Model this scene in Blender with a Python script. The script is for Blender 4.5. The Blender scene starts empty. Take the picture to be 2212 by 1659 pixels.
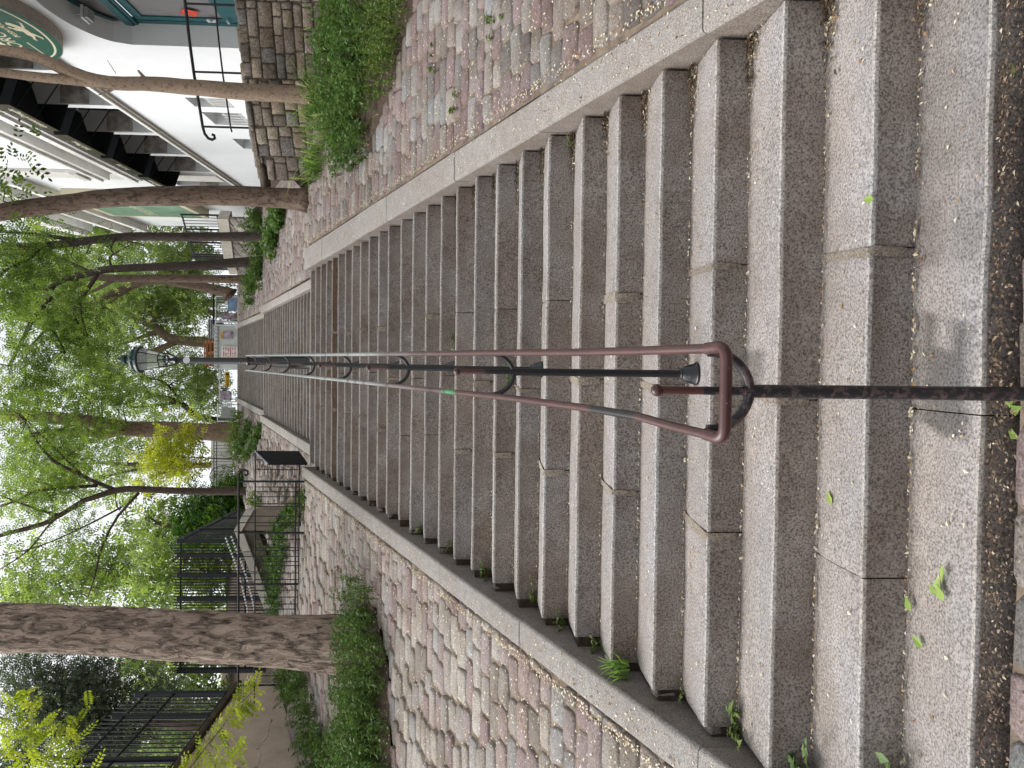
import bpy, math, random
import numpy as np
from mathutils import Vector, Matrix, noise as mn

random.seed(7); RNG = np.random.default_rng(7)
C = bpy.context.scene.collection
R = math.radians
scene = bpy.context.scene

# ------------------------------------------------------------------ camera (phone held sideways: the frame is rolled 90 degrees)
F_PX = 754.32
CAM = np.array([0.0, -2.1727, 1.5043])
PITCH, YAW, ROLL = 0.052338, 0.026133, 0.011222
_cy, _sy = math.cos(YAW), math.sin(YAW)
FWD = np.array([-_sy*math.cos(PITCH), _cy*math.cos(PITCH), -math.sin(PITCH)])
_rt = np.array([_cy, _sy, 0.]); _up = np.cross(_rt, FWD)
RGT = math.cos(ROLL)*_rt + math.sin(ROLL)*_up
UPV = -math.sin(ROLL)*_rt + math.cos(ROLL)*_up
SC = 1024/2212
def ray(X, Y):
    return (384-Y*SC)/F_PX*RGT - (X*SC-512)/F_PX*UPV + FWD
def at_y(X, Y, y):
    d = ray(X, Y); return CAM + d*(y-CAM[1])/d[1]

G, RISE = 0.36256, 0.15
M1 = RISE/G
cd = bpy.data.cameras.new('camera'); cam = bpy.data.objects.new('camera', cd); C.objects.link(cam)
cd.sensor_width = 36; cd.lens = F_PX*36/1024; cd.clip_start = .05; cd.clip_end = 4000
mx = Matrix.Identity(4)
for i in range(3):
    mx[i][0] = -UPV[i]; mx[i][1] = RGT[i]; mx[i][2] = -FWD[i]; mx[i][3] = CAM[i]
cam.matrix_world = mx
scene.camera = cam

# ------------------------------------------------------------------ light
SUN_EL, SUN_AZ = R(58), R(278)
w = bpy.data.worlds.new('World'); scene.world = w; w.use_nodes = True
nt = w.node_tree; nt.nodes.clear()
sky = nt.nodes.new('ShaderNodeTexSky'); sky.sky_type = 'NISHITA'; sky.sun_disc = False
sky.sun_elevation = SUN_EL; sky.sun_rotation = SUN_AZ; sky.air_density = 1.0; sky.dust_density = 4.0
hsv = nt.nodes.new('ShaderNodeHueSaturation'); hsv.inputs['Saturation'].default_value = .18
bg = nt.nodes.new('ShaderNodeBackground'); bg.inputs['Strength'].default_value = .15
wo = nt.nodes.new('ShaderNodeOutputWorld')
nt.links.new(sky.outputs[0], hsv.inputs['Color']); nt.links.new(hsv.outputs[0], bg.inputs[0]); nt.links.new(bg.outputs[0], wo.inputs[0])
sl = bpy.data.lights.new('sun', 'SUN'); sl.energy = 1.0; sl.angle = R(40); sl.color = (1, .96, .9)
so = bpy.data.objects.new('sun', sl); C.objects.link(so); so.location = (-20, -30, 60)
_sd = Vector((math.sin(SUN_AZ)*math.cos(SUN_EL), math.cos(SUN_AZ)*math.cos(SUN_EL), math.sin(SUN_EL)))
so.rotation_euler = _sd.to_track_quat('Z', 'Y').to_euler()
scene.view_settings.view_transform = 'Standard'; scene.view_settings.look = 'None'
scene.view_settings.exposure = 1.0; scene.view_settings.gamma = 1
scene.cycles.max_bounces = 6; scene.cycles.transparent_max_bounces = 8
scene.cycles.use_denoising = True

# ------------------------------------------------------------------ object helpers
def link(o, parent=None):
    C.objects.link(o)
    if parent is not None: o.parent = parent
    return o
def tag(o, label=None, cat=None, group=None, kind=None):
    if label: o['label'] = label
    if cat: o['category'] = cat
    if group: o['group'] = group
    if kind: o['kind'] = kind
    return o
def empty(name, loc=(0, 0, 0), label=None, cat=None, group=None, rz=0):
    o = bpy.data.objects.new(name, None); o.location = loc; o.rotation_euler = (0, 0, rz); o.empty_display_size = .2
    link(o); return tag(o, label, cat, group)

class MB:
    """collects verts / faces / per-vertex colour, then links them as ONE object (world coordinates minus the parent's place)"""
    def __init__(s): s.v = []; s.f = []; s.c = []; s.m = []
    def add(s, vs, fs, col=(1, 1, 1), mi=0):
        b = len(s.v); s.v.extend([tuple(p) for p in vs]); s.f.extend([tuple(i+b for i in f) for f in fs])
        if len(vs) and not np.isscalar(col[0]) : s.c.extend([tuple(q) for q in col])
        else: s.c.extend([tuple(col)]*len(vs))
        s.m.extend([mi]*len(fs)); return s
    def box(s, c, d, col=(1, 1, 1), rz=0, rot=None, bev=0.0, mi=0):
        hx, hy, hz = d[0]/2, d[1]/2, d[2]/2
        b = min(bev, hx*.9, hy*.9, hz*.9)
        Rm = rot if rot is not None else Matrix.Rotation(rz, 3, 'Z')
        if b <= 0:
            P = [(x, y, z) for z in (-hz, hz) for y in (-hy, hy) for x in (-hx, hx)]
            Fc = [(0, 2, 3, 1), (4, 5, 7, 6), (0, 1, 5, 4), (2, 6, 7, 3), (0, 4, 6, 2), (1, 3, 7, 5)]
        else:
            P = []; idx = {}
            for sx in (-1, 1):
                for sy in (-1, 1):
                    for sz in (-1, 1):
                        for ax in range(3):
                            q = [sx*(hx-b), sy*(hy-b), sz*(hz-b)]
                            q[ax] = (sx, sy, sz)[ax]*(hx, hy, hz)[ax]
                            idx[(sx, sy, sz, ax)] = len(P); P.append(q)
            Fc = []
            for ax in range(3):
                o1, o2 = [(1, 2), (2, 0), (0, 1)][ax]
                for sg in (-1, 1):
                    cyc = [(-1, -1), (1, -1), (1, 1), (-1, 1)]
                    f = []
                    for a_, b_ in cyc:
                        k = [0, 0, 0]; k[ax] = sg; k[o1] = a_; k[o2] = b_; f.append(idx[(*k, ax)])
                    Fc.append(f if sg > 0 else f[::-1])
            for ax in range(3):
                o1, o2 = [(1, 2), (2, 0), (0, 1)][ax]
                for a_ in (-1, 1):
                    for b_ in (-1, 1):
                        k0 = [0, 0, 0]; k0[o1] = a_; k0[o2] = b_
                        A0 = k0[:]; A0[ax] = -1; A1 = k0[:]; A1[ax] = 1
                        f = [idx[(*A0, o1)], idx[(*A1, o1)], idx[(*A1, o2)], idx[(*A0, o2)]]
                        Fc.append(f if a_*b_ < 0 else f[::-1])
            for k in [(a_, b_, c_) for a_ in (-1, 1) for b_ in (-1, 1) for c_ in (-1, 1)]:
                f = [idx[(*k, 0)], idx[(*k, 1)], idx[(*k, 2)]]
                Fc.append(f if k[0]*k[1]*k[2] > 0 else f[::-1])
        vs = [Rm @ Vector(p) + Vector(c) for p in P]
        return s.add(vs, Fc, col, mi)
    def tube(s, pts, rad, n=10, col=(1, 1, 1), caps=True, rough=None, closed=False, mi=0):
        pts = [Vector(p) for p in pts]; m = len(pts)
        rs = rad if hasattr(rad, '__len__') else [rad]*m
        cs = col if not np.isscalar(col[0]) else [col]*m
        T = []
        for i in range(m):
            a = pts[i-1] if (i > 0 or closed) else pts[i]; b = pts[(i+1) % m] if (i < m-1 or closed) else pts[i]
            T.append((b-a).normalized())
        up = Vector((0, 0, 1)) if abs(T[0].z) < .9 else Vector((1, 0, 0))
        nx = T[0].cross(up).normalized()
        vs = []; cc = []
        for i in range(m):
            nx = (nx - T[i]*nx.dot(T[i])).normalized(); ny = T[i].cross(nx)
            for k in range(n):
                a = 2*math.pi*k/n
                r = rs[i]*(1 if rough is None else rough(a, i, pts[i]))
                vs.append(pts[i] + nx*(math.cos(a)*r) + ny*(math.sin(a)*r)); cc.append(cs[i])
        fs = []
        for i in range(m if closed else m-1):
            j = (i+1) % m
            for k in range(n):
                l = (k+1) % n
                fs.append((i*n+k, i*n+l, j*n+l, j*n+k))
        if caps and not closed:
            fs.append(tuple(range(n-1, -1, -1))); fs.append(tuple((m-1)*n+k for k in range(n)))
        return s.add(vs, fs, cc, mi)
    def lathe(s, prof, c, n=20, col=(1, 1, 1), mi=0):
        vs = []; fs = []
        for (r, z) in prof:
            for k in range(n):
                a = 2*math.pi*k/n; vs.append((c[0]+r*math.cos(a), c[1]+r*math.sin(a), c[2]+z))
        m = len(prof)
        for i in range(m-1):
            for k in range(n):
                l = (k+1) % n; fs.append((i*n+k, i*n+l, (i+1)*n+l, (i+1)*n+k))
        fs.append(tuple(range(n-1, -1, -1))); fs.append(tuple((m-1)*n+k for k in range(n)))
        return s.add(vs, fs, col, mi)
    def ball(s, c, r, n=14, col=(1, 1, 1), mi=0):
        return s.lathe([(max(1e-4, r*math.sin(math.pi*i/8)), -r*math.cos(math.pi*i/8)) for i in range(9)], c, n, col, mi)
    def build(s, name, mat, parent=None, smooth=False, off=None):
        me = bpy.data.meshes.new(name)
        V = np.array(s.v, dtype=np.float32).reshape(-1, 3)
        p = off if off is not None else (world_loc(parent) if parent is not None else (0, 0, 0))
        V = V - np.array(p, dtype=np.float32)
        me.from_pydata(V.tolist(), [], s.f)
        a = me.color_attributes.new('col', 'FLOAT_COLOR', 'POINT')
        cc = np.ones((len(s.v), 4), dtype=np.float32); cc[:, :3] = np.array(s.c, dtype=np.float32)
        a.data.foreach_set('color', cc.ravel())
        for m_ in (mat if isinstance(mat, (list, tuple)) else [mat]): me.materials.append(m_)
        if any(s.m): me.polygons.foreach_set('material_index', s.m)
        if smooth:
            me.polygons.foreach_set('use_smooth', [True]*len(me.polygons))
            if smooth != 'all': me.set_sharp_from_angle(angle=R(40))
        me.update()
        o = bpy.data.objects.new(name, me)
        if parent is None and off is not None: o.location = off
        return link(o, parent)
def world_loc(o):
    l = Vector(o.location); q = o.parent
    while q is not None: l = l + Vector(q.location); q = q.parent
    return tuple(l)
def copy_tree(o, parent=None):
    c = o.copy(); link(c); c.parent = parent
    for ch in list(o.children): copy_tree(ch, c)
    return c
def np_mesh(name, V, Fq, mat, parent=None, tint=None, off=None):
    """big quad meshes from numpy: V (n,3), Fq (m,4)"""
    me = bpy.data.meshes.new(name)
    p = off if off is not None else (world_loc(parent) if parent is not None else (0, 0, 0))
    V = (V - np.array(p)).astype(np.float32)
    k = Fq.shape[1]
    me.vertices.add(len(V)); me.vertices.foreach_set('co', V.ravel())
    me.loops.add(Fq.size); me.loops.foreach_set('vertex_index', Fq.astype(np.int32).ravel())
    me.polygons.add(len(Fq)); me.polygons.foreach_set('loop_start', np.arange(0, Fq.size, k, dtype=np.int32))
    me.update(calc_edges=True)
    if tint is not None:
        a = me.attributes.new('tint', 'FLOAT', 'POINT'); a.data.foreach_set('value', tint.astype(np.float32))
    me.materials.append(mat); me.validate()
    o = bpy.data.objects.new(name, me)
    if parent is None and off is not None: o.location = off
    return link(o, parent)

# ------------------------------------------------------------------ materials
def new_mat(name):
    m = bpy.data.materials.new(name); m.use_nodes = True
    t = m.node_tree; t.nodes.clear()
    out = t.nodes.new('ShaderNodeOutputMaterial'); b = t.nodes.new('ShaderNodeBsdfPrincipled')
    t.links.new(b.outputs[0], out.inputs[0]); b.inputs['Roughness'].default_value = .8
    b.inputs['Specular IOR Level'].default_value = .3
    return m, t, b, out
def N(t, kind, **kw):
    n = t.nodes.new('ShaderNode'+kind)
    for k, v in kw.items():
        if k in n.inputs: n.inputs[k].default_value = v
        else: setattr(n, k, v)
    return n
def ramp(t, fac, stops, interp='LINEAR'):
    r = t.nodes.new('ShaderNodeValToRGB'); r.color_ramp.interpolation = interp
    e = r.color_ramp.elements
    while len(e) < len(stops): e.new(.5)
    for i, (p, c) in enumerate(stops):
        e[i].position = p; e[i].color = (*c, 1) if hasattr(c, '__len__') else (c, c, c, 1)
    t.links.new(fac, r.inputs[0]); return r.outputs[0]
def mixc(t, a, b, fac, mode='MIX'):
    m = t.nodes.new('ShaderNodeMix'); m.data_type = 'RGBA'; m.blend_type = mode
    for sock, v in ((m.inputs[0], fac), (m.inputs[6], a), (m.inputs[7], b)):
        if hasattr(v, 'links') or hasattr(v, 'is_linked'): t.links.new(v, sock)
        elif hasattr(v, '__len__'): sock.default_value = (*v, 1)
        else: sock.default_value = v
    return m.outputs[2]
def coords(t, scale=(1, 1, 1), rot=(0, 0, 0), kind='Object'):
    tc = t.nodes.new('ShaderNodeTexCoord'); mp = t.nodes.new('ShaderNodeMapping')
    mp.inputs['Scale'].default_value = scale; mp.inputs['Rotation'].default_value = rot
    t.links.new(tc.outputs[kind], mp.inputs[0]); return mp.outputs[0]
def geo(t):
    g = t.nodes.new('ShaderNodeNewGeometry'); return g.outputs['Position']
def noise(t, vec, scale, detail=4, rough=.55, dist=0):
    n = N(t, 'TexNoise', Scale=scale, Detail=detail, Roughness=rough, Distortion=dist); t.links.new(vec, n.inputs['Vector']); return n.outputs['Fac']
def voro(t, vec, scale, feature='F1', out='Distance'):
    n = t.nodes.new('ShaderNodeTexVoronoi'); n.feature = feature; n.inputs['Scale'].default_value = scale; t.links.new(vec, n.inputs['Vector']); return n.outputs[out]
def attr(t, name, out='Color'):
    a = t.nodes.new('ShaderNodeAttribute'); a.attribute_name = name; return a.outputs[out]
def bump(t, b, h, strength=.3, dist=.01):
    bn = N(t, 'Bump', Strength=strength, Distance=dist); t.links.new(h, bn.inputs['Height']); t.links.new(bn.outputs[0], b.inputs['Normal'])
def math_(t, op, a, b=None):
    m = t.nodes.new('ShaderNodeMath'); m.operation = op
    for i, v in enumerate((a, b)):
        if v is None: continue
        if hasattr(v, 'is_linked'): t.links.new(v, m.inputs[i])
        else: m.inputs[i].default_value = v
    return m.outputs[0]

def granite(name, base, dark=.35, stain=(.55, .45, .36), grain=110, stain_amt=.6):
    m, t, b, _ = new_mat(name); p = geo(t)
    g1 = noise(t, p, grain, 2, .7); g2 = voro(t, p, grain*.9)
    sp = ramp(t, g1, [(.36, dark), (.5, .92), (.64, 1.25)])
    sp2 = ramp(t, g2, [(.05, .72), (.35, 1.05)])
    pat = ramp(t, noise(t, p, 2.3, 5, .65), [(.35, (1, 1, 1)), (.62, stain)])
    pat2 = ramp(t, noise(t, p, 14, 4, .7), [(.3, .82), (.7, 1.12)])
    c = mixc(t, base, sp, 1, 'MULTIPLY'); c = mixc(t, c, sp2, .8, 'MULTIPLY')
    c = mixc(t, c, pat, stain_amt, 'MULTIPLY'); c = mixc(t, c, pat2, .8, 'MULTIPLY')
    c = mixc(t, c, attr(t, 'col'), 1, 'MULTIPLY')
    t.links.new(c, b.inputs['Base Color']); b.inputs['Roughness'].default_value = .85
    bump(t, b, g1, .45, .006); return m
def plain(name, col, rough=.6, metal=0, var=.15, scale=6, use_col=True, bmp=0, spec=.3):
    m, t, b, _ = new_mat(name); p = geo(t)
    n = noise(t, p, scale, 5, .6)
    c = mixc(t, col, ramp(t, n, [(.3, 1-var), (.7, 1+var*.6)]), 1, 'MULTIPLY')
    if use_col: c = mixc(t, c, attr(t, 'col'), 1, 'MULTIPLY')
    t.links.new(c, b.inputs['Base Color']); b.inputs['Roughness'].default_value = rough; b.inputs['Metallic'].default_value = metal
    b.inputs['Specular IOR Level'].default_value = spec
    if bmp: bump(t, b, noise(t, p, scale*8, 3), bmp, .01)
    return m
def paint(name, col, chip=(.02, .018, .016), chip_at=.62, rough=.35, scale=22, chip2=None):
    """old gloss paint with peeled patches"""
    m, t, b, _ = new_mat(name); p = geo(t)
    n = noise(t, p, scale, 6, .7); k = ramp(t, n, [(chip_at-.01, 0.), (chip_at+.01, 1.)])
    c = mixc(t, col, ramp(t, noise(t, p, 9, 4), [(.3, .8), (.7, 1.15)]), 1, 'MULTIPLY')
    c = mixc(t, c, attr(t, 'col'), 1, 'MULTIPLY')
    c = mixc(t, c, chip, k)
    if chip2: c = mixc(t, c, chip2, ramp(t, noise(t, p, scale*1.7, 5, .7), [(.66, 0.), (.68, 1.)]))
    t.links.new(c, b.inputs['Base Color']); b.inputs['Roughness'].default_value = rough
    b.inputs['Specular IOR Level'].default_value = .5
    bump(t, b, n, .15, .004); return m
def leafmat(name, stops, trans=.45, rough=.55):
    m, t, b, out = new_mat(name)
    c = ramp(t, attr(t, 'tint', 'Fac'), stops)
    t.links.new(c, b.inputs['Base Color']); b.inputs['Roughness'].default_value = rough
    b.inputs['Specular IOR Level'].default_value = .25
    tr = t.nodes.new('ShaderNodeBsdfTranslucent'); c2 = mixc(t, c, (1.0, 1.15, .6), 1, 'MULTIPLY'); c2 = mixc(t, c2, (1.5, 1.5, 1.5), 1, 'MULTIPLY')
    t.links.new(c2, tr.inputs[0]); mx_ = t.nodes.new('ShaderNodeMixShader'); mx_.inputs[0].default_value = trans
    t.links.new(b.outputs[0], mx_.inputs[1]); t.links.new(tr.outputs[0], mx_.inputs[2]); t.links.new(mx_.outputs[0], out.inputs[0])
    return m
def barkmat(name, c0, c1, sc=9, stretch=.22, bs=.9, dist=.03):
    """long broken furrows between paler plates"""
    m, t, b, _ = new_mat(name); p = coords(t, (1, 1, stretch)); p2 = coords(t, (1, 1, stretch*2.2))
    wv = N(t, 'TexNoise', Scale=sc*.45, Detail=3); t.links.new(p2, wv.inputs['Vector'])
    pw = mixc(t, p, wv.outputs['Color'], .22)
    v = voro(t, pw, sc*1.3, 'DISTANCE_TO_EDGE'); v2 = voro(t, pw, sc*3.4, 'DISTANCE_TO_EDGE')
    n = noise(t, p2, sc*5, 6, .75, .6); n2 = noise(t, p, 1.6, 4); n3 = noise(t, p2, sc*1.2, 5, .7, 1.)
    h = mixc(t, ramp(t, v, [(.0, .1), (.12, 1.)]), ramp(t, v2, [(0, 0.), (.3, 1.)]), .40); h = mixc(t, h, n, .40); h = mixc(t, h, ramp(t, n3, [(.36, 0.), (.52, 1.)]), .55)
    c = ramp(t, h, [(.16, c0), (.42, [.5*q+.5*r for q, r in zip(c0, c1)]), (.68, c1)])
    c = mixc(t, c, ramp(t, n2, [(.3, .72), (.7, 1.2)]), 1, 'MULTIPLY'); c = mixc(t, c, attr(t, 'col'), 1, 'MULTIPLY')
    t.links.new(c, b.inputs['Base Color']); b.inputs['Roughness'].default_value = .95; bump(t, b, h, bs, dist); return m

M = {}
M['tread'] = granite('tread_granite', (.285, .272, .26), dark=.44, stain=(.86, .80, .74), stain_amt=.7)
M['riser'] = granite('riser_granite', (.262, .236, .216), dark=.36, stain=(.62, .52, .45), stain_amt=.75, grain=120)  # upright step faces, browner and darker than the treads
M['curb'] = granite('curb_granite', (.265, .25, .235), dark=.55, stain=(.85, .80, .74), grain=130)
M['curb_side'] = granite('dark_curb_granite', (.19, .17, .155), dark=.5, stain=(.7, .6, .5), grain=130)  # inner curb faces and some packing stones, darker than the curb top
M['cobble'] = granite('cobble_stone', (1, 1, 1), dark=.6, stain=(.66, .57, .49), grain=95, stain_amt=.75)
M['rubble'] = granite('rubble_stone', (1, 1, 1), dark=.55, stain=(.5, .45, .4), grain=40, stain_amt=.8)
M['white_wall'] = plain('white_render', (.74, .765, .785), .8, var=.05, scale=1.3, bmp=.08)
M['white_trim'] = plain('white_trim_paint', (.74, .74, .72), .7, var=.12, scale=3)
M['corbel'] = plain('weathered_plaster', (.45, .42, .40), .9, var=.6, scale=5, bmp=.4)
M['dark_green'] = plain('dark_green_paint', (.010, .022, .022), .4, var=.2)
M['teal'] = plain('teal_paint', (.018, .085, .095), .4, var=.15)
M['black_iron'] = plain('black_iron_paint', (.012, .013, .016), .55, var=.3, scale=30, spec=.3)
M['canvas'] = plain('awning_canvas', (.008, .012, .014), .9, var=.2)
M['olive'] = plain('olive_fabric', (.032, .030, .014), .8, var=.2)
M['sign_green'] = plain('sign_green', (.012, .085, .055), .45, var=.08)
M['cream'] = plain('cream_paint', (.66, .60, .44), .6, var=.06)
M['gold'] = plain('gold_lettering', (.62, .60, .48), .6, var=.05)
M['stone_edge'] = plain('sign_edge', (.32, .29, .26), .9, var=.2, scale=14)
M['handrail'] = paint('brown_rail_paint', (.062, .024, .021), chip_at=.64, rough=.36, scale=30, chip2=(.16, .15, .14))
M['post'] = paint('black_post_paint', (.014, .014, .017), chip=(.075, .05, .05), chip_at=.54, rough=.4, scale=38, chip2=(.16, .06, .03))
M['matte_black'] = plain('matte_black_sheet', (.012, .013, .016), .85, var=.2, scale=12, spec=.15)
M['post2'] = paint('black_pole_paint', (.012, .013, .015), chip=(.05, .045, .045), chip_at=.66, rough=.3, scale=30)
M['grey_metal'] = plain('galvanised_metal', (.52, .55, .56), .5, .2, var=.15)
M['white_panel'] = plain('white_panel', (.62, .64, .64), .6, var=.06)
M['wood'] = plain('pallet_wood', (.42, .20, .09), .8, var=.25, scale=9)
M['yellow'] = plain('yellow_sign', (.75, .52, .04), .5, var=.05)
M['ochre'] = plain('ochre_render', (.50, .405, .325), .95, var=.18, scale=2.5, bmp=.25)
M['soil'] = plain('dark_soil', (.075, .052, .037), 1, var=.5, scale=30, bmp=.8)
M['sand'] = plain('sandy_joint_dirt', (.19, .148, .112), 1, var=.45, scale=11, bmp=.5)
M['paving'] = granite('landing_paving', (.33, .31, .29), dark=.6, grain=100)
M['concrete'] = plain('old_concrete', (.42, .39, .34), .9, var=.2, scale=5, bmp=.2)
M['moss'] = plain('mossy_stone', (.11, .10, .07), .95, var=.5, scale=7, bmp=.5)
M['bark_grey'] = barkmat('furrowed_bark', (.045, .031, .025), (.40, .31, .25), 10, .14, 1.0, .07)
M['bark_brown'] = barkmat('brown_bark', (.04, .028, .022), (.17, .12, .09), 12, .2, .9, .03)
M['bark_dark'] = barkmat('dark_bark', (.018, .014, .012), (.065, .05, .042), 14, .2, .8, .02)
M['bark_tan'] = barkmat('tan_bark', (.10, .068, .045), (.27, .20, .145), 20, .35, .6, .015)
GREEN = [(0, (.040, .070, .016)), (.5, (.115, .175, .034)), (1, (.23, .29, .07))]
M['leaf'] = leafmat('robinia_leaf', GREEN)
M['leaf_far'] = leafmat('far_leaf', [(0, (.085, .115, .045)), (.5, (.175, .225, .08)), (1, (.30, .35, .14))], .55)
M['leaf_gold'] = leafmat('gold_leaf', [(0, (.20, .21, .02)), (.5, (.37, .37, .035)), (1, (.54, .51, .08))], .45)
M['leaf_grey'] = leafmat('grey_green_leaf', [(0, (.045, .06, .045)), (.5, (.10, .125, .095)), (1, (.19, .22, .16))], .3)
M['leaf_ivy'] = leafmat('ivy_leaf', [(0, (.015, .045, .01)), (.5, (.05, .12, .016)), (1, (.15, .24, .035))], .3)
M['weed'] = leafmat('weed_leaf', [(0, (.034, .066, .024)), (.5, (.085, .150, .050)), (1, (.20, .27, .10))], .3)
M['weed2'] = leafmat('pale_weed_leaf', [(0, (.055, .085, .025)), (.5, (.12, .175, .05)), (1, (.22, .26, .09))], .3)
M['grass'] = leafmat('grass_blade', [(0, (.05, .10, .02)), (.5, (.13, .22, .045)), (1, (.26, .33, .10))], .35)
M['litter_dark'] = leafmat('brown_leaf_litter', [(0, (.035, .024, .018)), (.4, (.085, .055, .036)), (.8, (.19, .135, .09)), (1, (.48, .42, .32))], .05)
M['litter'] = leafmat('petal_litter', [(0, (.07, .035, .018)), (.4, (.30, .18, .08)), (.7, (.48, .41, .28)), (1, (.66, .62, .50))], .1)
def window_glass():
    m, t, b, _ = new_mat('window_glass'); b.inputs['Base Color'].default_value = (.012, .016, .018, 1); b.inputs['Roughness'].default_value = .08; b.inputs['Specular IOR Level'].default_value = .6; return m
M['glass'] = window_glass()
def lantern_glass():
    m, t, b, _ = new_mat('lantern_glass'); b.inputs['Base Color'].default_value = (.93, .95, .95, 1); b.inputs['Roughness'].default_value = .12
    b.inputs['Transmission Weight'].default_value = .75; b.inputs['IOR'].default_value = 1.1; return m
M['lantern_glass'] = lantern_glass()

# ------------------------------------------------------------------ terrain
def sst(a, b, x): t_ = min(1, max(0, (x-a)/(b-a))); return t_*t_*(3-2*t_)
Y_L1, Z_L1 = 27*G, 27*RISE
def prof(y):
    if y < 0: return -.06 + sst(-.1, 0, y)*.12
    if y < Y_L1: return .06 + M1*y
    if y < 11.4: return 4.11
    if y < 20.95: return 4.11 + (y-11.4)*(3.75/9.55)
    if y < 21.8: return 7.86
    if y < 32.1: return 7.86 + (y-21.8)*(4.16/10.3)
    return 12.02
def cont(y):
    if y < Y_L1: return prof(y)
    if y < 32.1: return 4.11 + (y-Y_L1)*(7.91/22.31)
    return 12.02
def ground_z(x, y):
    if y < 0 and abs(x) < 1.66: return -.055
    if x < 0:
        a = sst(2.1, 3.2, -x); z = prof(y)*(1-a) + cont(y)*a
        return z + (.08*max(0, -x-2.6) if y > 0 else 0)
    z = prof(y) if (y >= 0 or x > 1.64) else -.06
    return z
def terrain():
    xs = sorted(set([-1500, -400, -120, -60, -30, -20, -14, -10] + [round(-8+.25*i, 2) for i in range(25)] + [-1.84, -1.66, 1.44, 1.66] + [round(1.75+.25*i, 2) for i in range(26)] + [10, 14, 20, 30, 60, 120, 400, 1500]))
    ys = sorted(set([-1500, -400, -100, -30, -10, -4, -2, -1, -.5, -.12, 0] + [round(.25*i, 2) for i in range(1, 140)] + [36, 40, 50, 70, 120, 400, 1500]))
    V = []; Fq = []
    for x in xs:
        for y in ys:
            z = ground_z(x, y) - .10
            if -1.7 < x < 1.5 and 0 <= y <= 32.3: z -= .45
            if abs(x) > 12 or y > 60: z = min(z, 11.8)
            V.append((x, y, z))
    ny = len(ys)
    for i in range(len(xs)-1):
        for j in range(ny-1): Fq.append((i*ny+j, (i+1)*ny+j, (i+1)*ny+j+1, i*ny+j+1))
    b = MB(); b.add(V, Fq); o = b.build('ground', M['soil'], smooth=True); tag(o, kind='structure')
terrain()

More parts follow.
